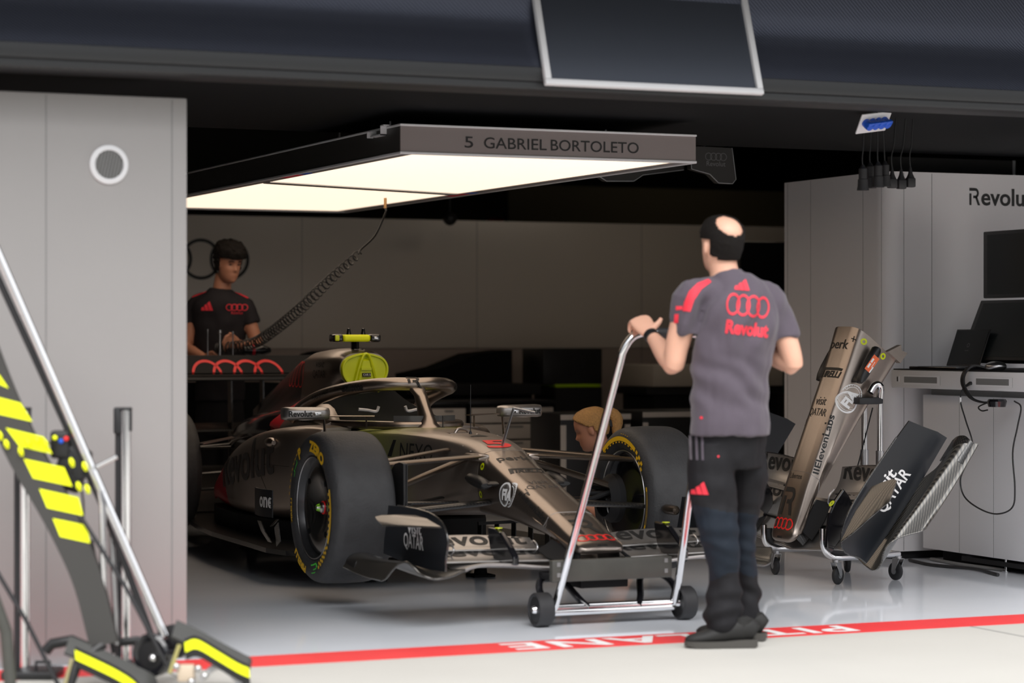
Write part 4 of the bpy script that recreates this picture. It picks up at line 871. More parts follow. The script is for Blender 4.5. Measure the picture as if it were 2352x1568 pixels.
def head_rings(Hh=.235, grow=0., nh=40, na=56, face=True):
    T = cr_spline([(a, b, c) for a, b, c, d in HT], 6); T2 = cr_spline([(a, d, 0) for a, b, c, d in HT], 6); rs = []
    for p, q in zip(T, T2):
        h, w, f, b = p.x, p.y+grow, p.z+grow, q.y+grow; ring = []
        for k in range(na):
            a = 2*PI*k/na; x = w*math.sin(a); c = math.cos(a); y = (f*(abs(c)**.85) if c > 0 else -b*(abs(c)**.9))
            if face and c > 0:
                g = lambda v, s: math.exp(-(v/s)**2)
                y += .024*g(x, .011)*g(h-.37, .055)*1.0+.012*g(x, .009)*g(h-.46, .07)
                y -= .012*g(abs(x)-.031, .014)*g(h-.50, .05)
                y += .005*g(h-.585, .035)*g(x, .045)
                y += .007*g(x, .02)*(g(h-.235, .02)+g(h-.185, .02))-.004*g(x, .022)*g(h-.21, .008)
                y += .006*g(x, .018)*g(h-.06, .05); y += .004*g(abs(x)-.043, .016)*g(h-.36, .06)
            ring.append(Vector((x, y, h*Hh)))
        rs.append(ring)
    return rs
def frame_m(pos, yaw, pitch=0., roll=0.):   # yaw: face direction angle measured from +y towards -x
    return Matrix.Translation(Vector(pos)) @ Matrix.Rotation(yaw, 4, 'Z') @ Matrix.Rotation(-pitch, 4, 'X') @ Matrix.Rotation(roll, 4, 'Y')
def add_head(mb, mtx, Hh=.235):
    rs = head_rings(Hh); mb.rings([[mtx @ p for p in r] for r in rs])
    for s in (-1, 1):
        m3 = mtx.to_3x3(); c = mtx @ Vector((s*.076, -.006, .45*Hh)); ell(mb, c, (.009, .018, .031), 12, m3 @ Matrix.Rotation(s*.25, 3, 'Z') @ Matrix.Rotation(-.15, 3, 'X'))
def hair_shell(name, mtx, keep, m, parent, grow=.008, Hh=.235, jit=.003, vol=None, seed=1):
    rs = head_rings(Hh, grow, face=False); na = len(rs[0]); V = []; F = []
    for i, r in enumerate(rs):
        for p in r:
            n_ = noise.noise(Vector((p.x*60+seed, p.y*60, p.z*60))); q = p+Vector((p.x, p.y, (p.z-.5*Hh)*.8)).normalized()*(n_*jit+(vol(p, p.z/Hh) if vol else 0)); V.append(mtx @ q)
    for i in range(len(rs)-1):
        for k in range(na):
            c = (rs[i][k]+rs[i+1][(k+1) % na])/2
            if keep(c, c.z/Hh): F.append((i*na+k, i*na+(k+1) % na, (i+1)*na+(k+1) % na, (i+1)*na+k))
    used = sorted({i for f in F for i in f}); ix = {v: k for k, v in enumerate(used)}
    me = D.meshes.new(name); me.from_pydata([tuple(V[i]) for i in used], [], [[ix[i] for i in f] for f in F]); o = link(name, me, m, parent)
    so = o.modifiers.new('thickness', 'SOLIDIFY'); so.thickness = .008; so.offset = -.6
    return o
def remeshed(mb, name, m, parent, vox=.006, sm=3, post=None):
    me = D.meshes.new('t'); me.from_pydata([tuple(v) for v in mb.v], [], mb.f); bm = bmesh.new(); bm.from_mesh(me); bmesh.ops.recalc_face_normals(bm, faces=bm.faces); bm.to_mesh(me); bm.free()
    o = D.objects.new('t', me); COL.objects.link(o); r = o.modifiers.new('r', 'REMESH'); r.mode = 'VOXEL'; r.voxel_size = vox
    if sm: s = o.modifiers.new('s', 'SMOOTH'); s.iterations = sm; s.factor = .6
    dg = bpy.context.evaluated_depsgraph_get(); dg.update(); n = D.meshes.new_from_object(o.evaluated_get(dg)); D.objects.remove(o); D.meshes.remove(me)
    if post:
        cs = [(v.co.copy(), v.normal.copy()) for v in n.vertices]; n.vertices.foreach_set('co', [x for c, m_ in cs for x in post(c, m_)])
    n.name = name; n.materials.clear(); ob = link(name, n, m, parent, True, 180); return ob
def hand(mb, wrist, knuck, pn, fdir, fcurl, s=1., thumb=None, spread=(0, 0, 0)):
    """palm from wrist to knuckles; pn = palm side direction across the knuckles (towards the thumb); fdir: first finger direction; fcurl: second"""
    W_ = Vector(wrist); K = Vector(knuck); ac = Vector(pn).normalized(); t = (K-W_).normalized(); th = t.cross(ac).normalized()
    limb(mb, [W_-t*.02, W_, W_.lerp(K, .35), W_.lerp(K, .8), K+t*.006], [(.027, .021), (.029, .020), (.041, .019), (.047, .017), (.039, .012)], ac, 16)
    for i, (o, L) in enumerate(((.034, .090), (.0115, .100), (-.0115, .094), (-.034, .077))):
        b = K+ac*o-t*(.008 if i in (0, 3) else 0); d1 = Vector(fdir).normalized(); d2 = Vector(fcurl).normalized(); L *= s
        d1 = (d1+ac*o*1.2).normalized(); p1 = b+d1*L*.45; p2 = p1+(d1*.35+d2).normalized()*L*.30; p3 = p2+(d2-d1*.35).normalized()*L*.25
        limb(mb, [b-t*.015, b, p1, p2, p3], [.0105, .0108, .0098, .009, .007], ac, 10)
    if thumb:
        b = W_.lerp(K, .3)+ac*.026; q = Vector(thumb); limb(mb, [b-ac*.01, b, b.lerp(q, .55)+ac*.006, q], [.014, .0145, .0115, .0085], th, 10)
# --- the mechanic in the foreground, back turned to the pit lane (local axes: x image right, y away from the camera)
MX, MD = (1650-1176)/572., 9.71
pm = empty('person', (MX*CT+MD*ST, -MX*ST+MD*CT, 0), -TH, label='person in grey jersey and black trousers seen from behind pushing the trolley handle', cat='person')
def q(px, py, y=0.):   # image-plane coordinates at the depth of the figure plus y
    d = MD+y; return Vector(((px-1176)/FPX*d-MX, y, EYE-(py-HZ)/FPX*d))
b = MB()
hy = math.radians(26)
hm_ = frame_m(q(1654, 626, -.0)+Vector((.0, .02, .0)), hy, math.radians(-6))
add_head(b, hm_, .228)
limb(b, [q(1668, 655, .0), q(1664, 630, .005), q(1658, 600, .01), q(1656, 575, .01)], [(.075, .068), (.060, .060), (.058, .060), (.05, .05)])
sv = Vector((math.cos(math.radians(20)), math.sin(math.radians(20)), 0))
limb(b, [q(1668, 1010, 0), q(1675, 900, 0), q(1688, 800, 0), q(1690, 720, 0), q(1680, 668, 0), q(1670, 640, 0)], [(.12, .08), (.125, .085), (.135, .095), (.135, .095), (.085, .07), (.055, .05)], sv)
LS, LE, LW = q(1582, 682, -.06), q(1548, 836, -.02), q(1494, 768, .19)
limb(b, [LS, LS.lerp(LE, .4), LS.lerp(LE, .75)+Vector((-.004, 0, 0)), LE, LE.lerp(LW, .12)], [.055, (.052, .056), (.048, .05), (.042, .045), (.044, .046)])
limb(b, [LE+Vector((0, .0, .005)), LE.lerp(LW, .2), LE.lerp(LW, .45), LE.lerp(LW, .8), LW], [(.042, .044), (.046, .047), (.042, .042), (.030, .030), (.026, .024)])
RS, RE, RW = q(1782, 690, .07), q(1822, 836, .06), q(1720, 790, .26)
limb(b, [RS+Vector((-.01, 0, -.02)), RS.lerp(RE, .35)+Vector((-.004, 0, 0)), RS.lerp(RE, .75), RE, RE.lerp(RW, .12)], [.045, (.048, .048), (.046, .048), (.040, .042), (.042, .044)])
limb(b, [RE, RE.lerp(RW, .25), RE.lerp(RW, .5), RE.lerp(RW, .8), RW], [(.041, .042), (.045, .045), (.040, .040), (.030, .03), .025])
LK = q(1468, 732, .29)
hand(b, LW+Vector((0, .01, .0)), LK, (1, .15, .25), (-.15, .8, -.25), (0, .2, -1), .95, thumb=q(1519, 730, .25))
hand(b, RW, q(1695, 745, .31), (-1, .1, .2), (.1, .8, -.3), (0, .2, -1), .95, thumb=q(1665, 750, .32))
LLP = [q(1640, 1020, -.01), q(1634, 1100, -.02), q(1644, 1180, -.03), q(1654, 1240, -.03), q(1662, 1300, -.01), q(1664, 1325, 0), q(1664, 1380, 0), q(1660, 1425, 0), q(1662, 1448, 0)]
RLP = [q(1706, 1020, .10), q(1712, 1100, .12), q(1706, 1180, .15), q(1706, 1240, .17), q(1708, 1300, .2), q(1712, 1330, .21), q(1712, 1385, .22), q(1700, 1425, .22), q(1694, 1440, .22)]
limb(b, LLP, [.07, .068, .06, .048, .042, .042, .04, .032, .03]); limb(b, RLP, [.06, .06, .04, .035, .034, .034, .034, .03, .03])
body = remeshed(b, 'body', M['skin'], pm, .0052, 3)
hair_shell('hair', hm_, lambda c, h: ((c.y < .035 and h > .24) or (h > .66 and c.y < .06)) and Vector((c.x, c.y, (h-.45)*.228)).normalized().dot(Vector((.0, -.56, .828))) < .868 and not (abs(c.x) > .05 and h < .60 and c.y > -.035) and not (h < .30 and c.y > -.055), M['hair'], pm, .003, .228, .003)
# jersey with short sleeves
j = MB()
limb(j, [q(1677, 1000, 0), q(1677, 960, 0), q(1674, 905, 0), q(1679, 850, 0), q(1686, 790, 0), q(1690, 735, 0), q(1686, 690, 0), q(1678, 662, 0), q(1670, 646, 0), q(1664, 628, .005)],
     [(.167, .125), (.166, .125), (.160, .118), (.163, .118), (.170, .125), (.176, .128), (.165, .118), (.125, .098), (.085, .080), (.068, .066)], sv, 28, 4)
limb(j, [q(1650, 668, -.02), q(1590, 680, -.06), q(1578, 720, -.06), q(1574, 762, -.045)], [(.07, .06), (.070, .070), (.064, .066), (.060, .064)], (1, 0, 0))
limb(j, [q(1715, 672, .03), q(1765, 688, .06), q(1786, 725, .068), q(1800, 778, .066)], [(.07, .06), (.070, .070), (.066, .068), (.062, .066)], (1, 0, 0))
def folds(co, n):
    z = co.z; x = co.x; a = .0
    f1 = math.sin((z*1.0+x*.75)*50+2.2*noise.noise(co*7))*smoothstep(.93, 1.0, z)*(1-smoothstep(1.10, 1.2, z))*.0055
    f2 = math.sin((x*1.1-z*.35)*48+3*noise.noise(co*5))*smoothstep(1.12, 1.24, z)*(1-smoothstep(1.38, 1.45, z))*.009
    f3 = noise.noise(co*11)*.008+noise.noise(Vector((co.x*30, co.y*30, co.z*14)))*.0035
    return co+n*(f1+f2+f3)
jo = remeshed(j, 'jersey', M['shirt'], pm, .0065, 3, folds)
bj = bvh_of([jo]); U = (1, 0, 0); V = (0, 0, 1)
def onback(name, vf, px, py, m, rot=0., L=.012):
    c = q(px, py, 0); r = math.radians(rot); vf = ([(x*math.cos(r)-y*math.sin(r), x*math.sin(r)+y*math.cos(r)) for x, y in vf[0]], vf[1])
    return decal(name, vf, bj, (c.x, 0, c.z), U, V, m, jo, .0025, L, .6)
onback('emblem', fit(three_bars(.045), .062, .045), 1700, 655, M['redf'], -4)
onback('rings_emblem', fit(four_rings(.045, .0095), .178, .088), 1712, 703, M['redf'], -6)
onback('lettering', fit(text2d('Revolut', .1, .004), .172, .056), 1710, 755, M['redf'], -6)
onback('shoulder_stripe', poly2d([(-.055, -.085), (-.028, -.09), (-.010, -.045), (.022, -.005), (.068, .022), (.058, .034), (.01, .02), (-.026, -.01), (-.047, -.05)]), 1592, 664, M['redf'], 4)
onback('sleeve_print', poly2d([(-.012, -.008), (.014, -.006), (.014, .008), (-.012, .008)]), 1556, 708, M['redf'])
onback('sleeve_print', poly2d([(-.008, -.018), (.008, -.018), (.010, .018), (-.006, .018)]), 1550, 732, M['redf'])
onback('tag_print', annulus(.006, 0.0001, 12), 1607, 957, M['redf'])
# trousers with knee panels
tr = MB()
limb(tr, [q(1674, 940, .02), q(1672, 990, .02), q(1670, 1030, .03), q(1668, 1065, .04)], [(.148, .108), (.158, .118), (.160, .122), (.150, .120)], sv, 24)
ll = [q(1640, 1020, -.01), q(1634, 1100, -.02), q(1644, 1180, -.03), q(1654, 1240, -.03), q(1662, 1300, -.01), q(1664, 1325, 0), q(1664, 1380, 0), q(1660, 1425, 0), q(1662, 1448, 0)]
lr = [(.098, .10), (.099, .098), (.090, .088), (.074, .076), (.064, .070), (.063, .068), (.072, .074), (.074, .078), (.055, .062)]
limb(tr, ll, lr, (1, 0, 0), 22, 4)
rl = [q(1706, 1020, .10), q(1712, 1100, .12), q(1706, 1180, .15), q(1706, 1240, .17), q(1708, 1300, .2), q(1712, 1330, .21), q(1712, 1385, .22), q(1700, 1425, .22), q(1694, 1440, .22)]
limb(tr, rl, [(.09, .10), (.090, .095), (.062, .075), (.055, .07), (.052, .065), (.053, .062), (.060, .068), (.064, .07), (.05, .055)], (1, 0, 0), 22, 4)
def tf(co, n):
    z = co.z; f = noise.noise(Vector((co.x*9, co.y*9, co.z*13)))*.010+noise.noise(Vector((co.x*26, co.y*26, co.z*18)))*.0035
    f += math.sin(z*95+2.5*noise.noise(co*8)+co.x*20)*.0022*(smoothstep(.28, .34, z)*(1-smoothstep(.54, .60, z)))
    f += math.sin(z*58+5*noise.noise(co*6))*.0065*(1-smoothstep(.20, .27, z))
    return co+n*f
to = remeshed(tr, 'trousers', [M['trous'], M['trousn']], pm, .0068, 2, tf)
for p in to.data.polygons:
    c = p.center
    if .285+.02*math.sin(c.x*30) < c.z < .565+.2*(c.x+.05)*(-1): p.material_index = 1
bj2 = bvh_of([to])
def onleg(name, vf, px, py, m):
    c = q(px, py, 0); return decal(name, vf, bj2, (c.x, 0, c.z), U, V, m, to, .003, .012, .6)
onleg('emblem', three_bars(.05), 1604, 1117, M['redf']); onleg('tag_print', annulus(.004, .0001, 8), 1644, 1045, M['redf'])
for k in range(3): onleg('leg_stripe', poly2d([(-.004, -.05), (.004, -.05), (.004, .05), (-.004, .05)]), 1586+k*12, 1025, M['shirt'])
# shoes
def shoe(ox, oy, yaw, nm):
    s = MB(); u = MB()
    prof = [(-.105, .030, .0), (-.095, .036, .0), (-.04, .038, 0), (.03, .040, .0), (.09, .047, 0), (.14, .044, 0), (.175, .028, 0), (.186, .010, 0)]
    rs = [[(x, sg*w, z) for z in (.0, .028) for sg in ((-1, 1) if z == 0 else (1, -1))] for x, w, _ in prof]
    s.rings([[(x, -w, .002 if 0 < i < 6 else .008), (x, w, .002 if 0 < i < 6 else .008), (x, w*1.04, .034-.006*(i > 2)), (x, -w*1.04, .034-.006*(i > 2))] for i, (x, w, _) in enumerate(prof)])
    limb(u, [(-.098, 0, .055), (-.06, 0, .075), (0, 0, .068), (.05, 0, .055), (.11, 0, .042), (.16, 0, .034), (.182, 0, .028)], [(.026, .035), (.038, .052), (.039, .045), (.041, .036), (.043, .026), (.034, .020), (.012, .010)], (0, 1, 0), 16)
    limb(u, [(-.045, 0, .07), (-.05, 0, .12)], [(.038, .042), (.036, .042)], (0, 1, 0), 16)
    for k in range(4): u.tube([(.025+.022*k, -.022, .098-.012*k), (.03+.022*k, .022, .098-.012*k)], .003, 6)
    mt = Matrix.Translation((ox, oy, 0)) @ Matrix.Rotation(yaw, 4, 'Z')
    so = u.xf(mt).build('shoe', M['shoe'], pm, sharp=80); s.xf(mt).build('sole', M['sole'], so, sharp=40)
p_ = q(1660, 1450, 0); shoe(p_.x+.03, -.02, math.radians(183), 'shoe')
shoe(q(1690, 1440, .22).x+.02, .215, math.radians(165), 'shoe')
# smart band on the left wrist
dW = (LW-LE).normalized(); wc = LE.lerp(LW, .93)
wb = MB(); lx = dW.cross(Vector((0, 0, 1))).normalized(); ly = dW.cross(lx)
wb.rings([[wc+dW*h+lx*(r*math.cos(a))+ly*(r*.95*math.sin(a)) for a in [2*PI*k/28 for k in range(28)]] for h, r in ((-.017, .0285), (-.015, .033), (.015, .0325), (.017, .028))]).build('wristband', M['black'], pm)
# --- young mechanic behind the rear wing
def cam_local(px, d): X_ = (px-1176)/FPX*d; return (X_*CT+d*ST, -X_*ST+d*CT, 0)
d2 = 15.97; p2 = empty('person', cam_local(510, d2), -TH, label='dark haired person in black jersey looking down behind the rear wing', cat='person')
X0 = (510-1176)/FPX*d2
def q2(px, py, y=0.):
    d = d2+y; return Vector(((px-1176)/FPX*d-X0, y, EYE-(py-HZ)/FPX*d))
b = MB(); h2 = frame_m(q2(521, 645, -.01), math.radians(180+38), math.radians(14)); add_head(b, h2, .25)
limb(b, [q2(508, 690, .03), q2(510, 660, .03), q2(514, 630, .04)], [(.07, .06), (.06, .058), (.055, .055)])
s2 = (1, .1, 0)
limb(b, [q2(505, 980, .05), q2(505, 880, .05), q2(503, 780, .04), q2(503, 710, .03), q2(506, 670, .03)], [(.14, .10), (.14, .1), (.17, .11), (.18, .11), (.07, .06)], s2)
for (S_, E_, W_, K_, sg) in ((q2(560, 700, .05), q2(592, 795, .02), q2(548, 790, -.2), q2(528, 782, -.25), 1), (q2(450, 700, .05), q2(425, 800, .0), q2(470, 822, -.16), q2(492, 826, -.2), -1)):
    limb(b, [S_, S_.lerp(E_, .5), E_], [.055, .048, .040]); limb(b, [E_, E_.lerp(W_, .3), W_], [.040, .042, .027]); hand(b, W_, K_, (0, -.2, 1), (-sg*.6, -.6, -.1), (-sg*.3, .2, -1), .9, thumb=K_+Vector((0, -.02, .05)))
limb(b, [q2(480, 980, .05), q2(478, 1120, .05), q2(476, 1240, .05)], [.09, .065, .04]); limb(b, [q2(530, 980, .05), q2(532, 1120, .05), q2(534, 1240, .05)], [.09, .065, .04])
bo2 = remeshed(b, 'body', M['skin2'], p2, .006, 3)
hair_shell('hair', h2, lambda c, h: h > .66 or (c.y < .01 and h > .28), M['hair'], p2, .012, .25, .012, vol=lambda p, h: .020*smoothstep(.6, .9, h), seed=4)
for s in (-1, 1):
    ey = MB(); ell(ey, h2 @ Vector((s*.031, .070, .125)), (.012, .006, .004), 10, h2.to_3x3()); ey.build('eye', M['ink'], bo2)
    MB().tube([h2 @ Vector((s*.016, .088, .147)), h2 @ Vector((s*.034, .084, .151)), h2 @ Vector((s*.05, .072, .145))], .0035, 6).build('eyebrow', M['hair'], bo2)
j = MB(); limb(j, [q2(505, 920, .05), q2(505, 820, .05), q2(503, 740, .04), q2(504, 700, .03), q2(506, 680, .03), q2(508, 662, .03)], [(.165, .125), (.165, .12), (.185, .125), (.18, .12), (.12, .10), (.075, .07)], s2, 24)
limb(j, [q2(530, 690, .04), q2(562, 705, .05), q2(578, 745, .04)], [.065, .068, .062]); limb(j, [q2(475, 690, .04), q2(448, 705, .05), q2(436, 745, .04)], [.065, .068, .062])
j2 = remeshed(j, 'jersey', M['shirtb'], p2, .009, 3, lambda co, n: co+n*noise.noise(co*12)*.008)
bj = bvh_of([j2])
def on2(name, vf, px, py, m):
    c = q2(px, py, 0); decal(name, vf, bj, (c.x, 0, c.z), U, V, m, j2, .003, .02, .6)
on2('emblem', three_bars(.06), 480, 703, M['redf']); on2('rings_emblem', four_rings(.022, .005), 546, 706, M['redf']); on2('lettering', fit(text2d('Revolut', .04), .07, .02), 546, 718, M['redf'])
for k in range(3):
    on2('shoulder_stripe', poly2d([(-.075, -.03), (.04, .012), (.04, .018), (-.075, -.022)]), 462, 649+k*6+14, M['redf']); on2('shoulder_stripe', poly2d([(-.03, .018), (.06, -.026), (.06, -.018), (-.03, .024)]), 548, 653+k*6+12, M['redf'])
t = MB(); limb(t, [q2(505, 905, .05), q2(505, 970, .05), q2(505, 1000, .05)], [(.15, .11), (.165, .125), (.15, .12)])
limb(t, [q2(478, 980, .05), q2(476, 1120, .05), q2(474, 1235, .05)], [.095, .08, .07]); limb(t, [q2(532, 980, .05), q2(534, 1120, .05), q2(536, 1235, .05)], [.095, .08, .07]); remeshed(t, 'trousers', M['trous'], p2, .01, 2)
for px in (474, 536): MB().rbox(q2(px, 1200).x-.05, q2(px, 1200).x+.05, -.16, .12, 0, .10, .03, 3).build('shoe', M['shoe'], p2)
# --- crouching mechanic with a blond ponytail beyond the right front wheel
d3 = 13.25; p3 = empty('person', cam_local(1385, d3), -TH, label='person with blond ponytail crouching beyond the right front wheel', cat='person')
X0c = (1385-1176)/FPX*d3
def q3(px, py, y=0.):
    d = d3+y; return Vector(((px-1176)/FPX*d-X0c, y, EYE-(py-HZ)/FPX*d))
b = MB(); h3 = frame_m(q3(1374, 1028, .0), math.radians(80), math.radians(20)); add_head(b, h3, .222)
limb(b, [q3(1405, 1062, .02), q3(1385, 1035, .02), q3(1372, 1005, .0)], [(.065, .06), (.052, .05), (.05, .05)])
limb(b, [q3(1450, 1180, .05), q3(1440, 1120, .05), q3(1420, 1080, .03), q3(1405, 1060, .02)], [(.13, .15), (.13, .16), (.12, .16), (.06, .06)])
for sg, yy in ((1, -.17), (-1, .2)):
    S_ = q3(1410, 1085, yy); E_ = q3(1385, 1180, yy*1.1); W_ = q3(1330, 1165, yy*.7); limb(b, [S_, S_.lerp(E_, .5), E_], [.05, .045, .036]); limb(b, [E_, E_.lerp(W_, .4), W_], [.036, .036, .024]); hand(b, W_, W_+Vector((-.07, 0, .0)), (0, 0, 1), (-1, 0, -.2), (-.3, 0, -1), .85, thumb=W_+Vector((-.06, -.03, .05)))
    limb(b, [q3(1450, 1195, yy*.5), q3(1400, 1190, yy*.9), q3(1440, 1280, yy*.8)], [.085, .062, .04])
bo3 = remeshed(b, 'body', M['skin2'], p3, .006, 3)
hair_shell('hair', h3, lambda c, h: h > (.25 if c.y < -.03 else .56 if c.y < .0 else .56+4.2*c.y), M['blond'], p3, .006, .222, .002, seed=9)
tl = MB(); limb(tl, [h3 @ Vector((0, -.095, .16)), h3 @ Vector((0, -.135, .155)), h3 @ Vector((0, -.15, .11)), h3 @ Vector((.0, -.125, .05)), h3 @ Vector((0, -.11, .0))], [.022, .030, .034, .024, .014]); tl.build('ponytail', M['blond'], p3)
MB().tube([h3 @ Vector((.083, .01, .105)), h3 @ Vector((.078, .02, .06)), h3 @ Vector((.07, -.01, .0)), h3 @ Vector((.07, -.04, -.05))], .003, 6).build('earpiece_cable', M['black'], p3)
MB().tube([h3 @ Vector((-.02, -.125, .10)), h3 @ Vector((.02, -.125, .10))], .022, 10).build('hair_band', M['black'], p3)
j = MB(); limb(j, [q3(1455, 1200, .05), q3(1445, 1125, .05), q3(1425, 1085, .03), q3(1405, 1062, .02), q3(1392, 1046, .02)], [(.15, .17), (.15, .18), (.14, .18), (.10, .12), (.06, .065)])
for yy in (-.17, .2): limb(j, [q3(1415, 1080, yy*.8), q3(1405, 1100, yy), q3(1393, 1140, yy*1.1)], [.065, .062, .055])
remeshed(j, 'jersey', M['shirtb'], p3, .01, 3)
t = MB()
for yy in (-.1, .12): limb(t, [q3(1455, 1195, yy*.7), q3(1400, 1190, yy), q3(1440, 1275, yy*1.1)], [.10, .08, .06])
limb(t, [q3(1450, 1170, .05), q3(1455, 1215, .05)], [(.15, .16), (.14, .15)]); remeshed(t, 'trousers', M['trous'], p3, .012, 2)
for yy in (-.1, .12):
    c = q3(1435, 1290, yy); MB().rbox(c.x-.15, c.x+.10, c.y-.045, c.y+.045, 0, .09, .03, 3).build('shoe', M['shoe'], p3)
# ------------------------------------------------------------------ right side: cabinet wall, desk, spare nose
def wp(px, py, b):
    t = (px-1176)/FPX; a = b*(ST+t*CT)/(CT-t*ST); return Vector((a, b, EYE-(py-HZ)/FPX*(a*ST+b*CT)))
def wa(px, py, a):
    t = (px-1176)/FPX; b = a*(CT-t*ST)/(ST+t*CT); return Vector((a, b, EYE-(py-HZ)/FPX*(a*ST+b*CT)))
tc_ = empty('tall_cabinet', (7.30, 11.55, 0), label='tall pale grey storage wall unit with rounded corner and black lettering', cat='cabinet')
arc = [(.10-.10*math.cos(t), .10-.10*math.sin(t)) for t in [PI/2*k/8 for k in range(9)]]
pl = [(0, 1.13)]+arc+[(4.5, 0), (4.5, 1.13)]
MB().prism(pl, .045, 2.172, 'z').build('cabinet_shell', M['panel2'], tc_, sharp=30)
MB().prism([(x*.985+.03, y*.96+.03) for x, y in pl], 0, .045, 'z').build('plinth', M['mblack'], tc_, False)
sm_ = MB()
for y in (.045, .24, .82, 1.09): sm_ = MB().box(-.0012, 0, y, y+.002, .05, 2.165).build('panel_seam', M['seam'], tc_, False)
for x in (.115, .30): MB().box(x, x+.0025, -.0012, 0, .05, 2.165).build('panel_seam', M['seam'], tc_, False)
flat('lettering', fit(text2d('evolut', .1, .002), .35, .100), (.808, -.0005, .493+1.55), (1, 0, 0), (0, 0, 1), M['ink'], tc_, .001)
flat('lettering', fit(r_logo(.1), .072, .098), (.588, -.0005, .493+1.55), (1, 0, 0), (0, 0, 1), M['ink'], tc_, .001)
dp = empty('high_shelf_panel', (8.4, 12.55, 2.173), label='dim grey panel standing on top of the tall storage unit', cat='panel')
MB().rbox(-.44, .47, 0, .03, 0, .17, .004).build('panel_board', mat('dim_grey_panel', (.10, .095, .095), .6), dp); MB().box(.45, .47, -.004, 0, 0, .17).build('edge_strip', M['alu'], dp, False)
# low cabinet under the desk
lc = empty('low_cabinet', (7.47, 11.44, 0), label='low pale grey cabinet with flat doors standing under the white desk', cat='cabinet')
MB().rbox(0, .8, -2.2, 0, .072, .925, .004).build('cabinet_body', M['desk'], lc)
for y in (-.36, -.68, -1.05, -1.4): MB().box(-.001, 0, y, y+.002, .075, .92).build('door_seam', M['seam'], lc, False)
for y in (-.75, -1.5): MB().lathe([(0, .022), (.008, .022), (.01, .008), (.085, .008)], 14, 'z', (.03, y, 0)).build('foot', M['chrome'], lc)
MB().box(.02, .75, -2.2, -.35, .03, .055).build('base_rail', M['black'], lc, False)
MB().box(.12, .8, -2.2, -.02, .0, .071).build('recessed_plinth', M['mblack'], lc, False)
# desk
dk_ = empty('desk', (7.30, 11.50, 0), label='white standing desk with recessed slots in its front edge', cat='desk')
d_ = MB().rbox(0, .9, -2.3, 0, .965, 1.064, .006).build('desk_top', M['desk'], dk_)
MB().box(.004, .9, -2.3, -.02, 1.064, 1.070).build('desk_mat', M['mblack'], dk_, False)
for y0, y1 in ((-.49, -.13), (-1.15, -.82)):
    MB().box(-.001, .0, y0, y1, .985, 1.035).build('slot', M['seam'], dk_, False)
    MB().rings([[(-.0015, y0, .985), (-.0015, y1, .985), (-.0015, y1, 1.035), (-.0015, y0, 1.035)], [(-.0015, y0+.03, .995), (-.0015, y1-.006, .995), (-.0015, y1-.006, 1.028), (-.0015, y0+.03, 1.028)]], cap=False).build('slot_edge', M['desk'], dk_, False)
MB().box(-.0015, 0, -.085, -.055, .998, 1.028).build('socket_plate', M['desk'], dk_, False); MB().box(-.0025, -.001, -.076, -.064, 1.0, 1.026).build('socket_hole', M['black'], dk_, False)
MB().box(.2, .85, -2.2, -.1, .925, .965).build('spacer_beam', M['seam'], dk_, False)
# laptop
lp = empty('laptop', (7.34, 11.22, 1.0705), label='black open laptop at the far end of the white desk', cat='laptop', rz=math.radians(0))
MB().rbox(0, .245, -.30, .16, 0, .014, .004).build('base', M['gblack'], lp)
kb = MB()
MB().box(.03, .16, -.22, .12, .0141, .0150).build('keyboard', M['black'], lp, False)
ry = Matrix.Translation((.235, 0, .014)) @ Matrix.Rotation(math.radians(20), 4, 'Y')
sc_ = MB().rbox(-.006, .0, -.16, .16, .0, .215, .003).xf(Matrix.Translation((0, -.02, 0))).xf(ry).build('screen', M['black'], lp)
MB().box(-.0075, -.006, -.172, .132, .008, .206).xf(ry).build('display', M['glassb'], sc_, False)
Nn = ry.to_3x3() @ Vector((-1, 0, 0)); Up = ry.to_3x3() @ Vector((0, 0, 1)); c0 = ry @ Vector((-.008, -.02, .12))
flat('emblem', annulus(.012, .009, 20), c0, (0, -1, 0), Up, M['seam'], sc_, .0005); flat('lettering', text2d('revolut', .012), c0-Up*.03, (0, -1, 0), Up, M['seam'], sc_, .0005)
# console of two dark monitors
for nm, z0, z1, a0, a1, lab in (('monitor', 1.46, 1.83, 7.76, 7.76, 'large upright black monitor facing the car above the white desk'), ('monitor', 1.12, 1.45, 7.60, 7.745, 'large tilted black monitor below the upright one behind the laptop')):
    o = empty(nm, (a1, 11.28, 0), label=lab, cat='monitor')
    ang = math.atan2(a1-a0, z1-z0); L = math.hypot(a1-a0, z1-z0); m4 = Matrix.Translation((a0-a1, 0, z0)) @ Matrix.Rotation(ang, 4, 'Y')
    MB().rbox(0, .05, -1.7, 0, 0, L, .006).xf(m4).build('monitor_frame', M['black'], o)
    MB().box(-.001, 0, -1.66, -.04, .02, L-.02).xf(m4).build('display', M['glassb'], o, False)
    if z0 > 1.3: MB().box(.05, .10, -.9, -.8, 1.07-0, 1.6).build('stand_column', M['black'], o, False)
    else: MB().tube([(a0-a1+.06, -.3, 1.071), (a0-a1+.06, -.3, z0+.02)], .02).tube([(a0-a1+.06, -1.3, 1.071), (a0-a1+.06, -1.3, z0+.02)], .02).build('stand_leg', M['black'], o)
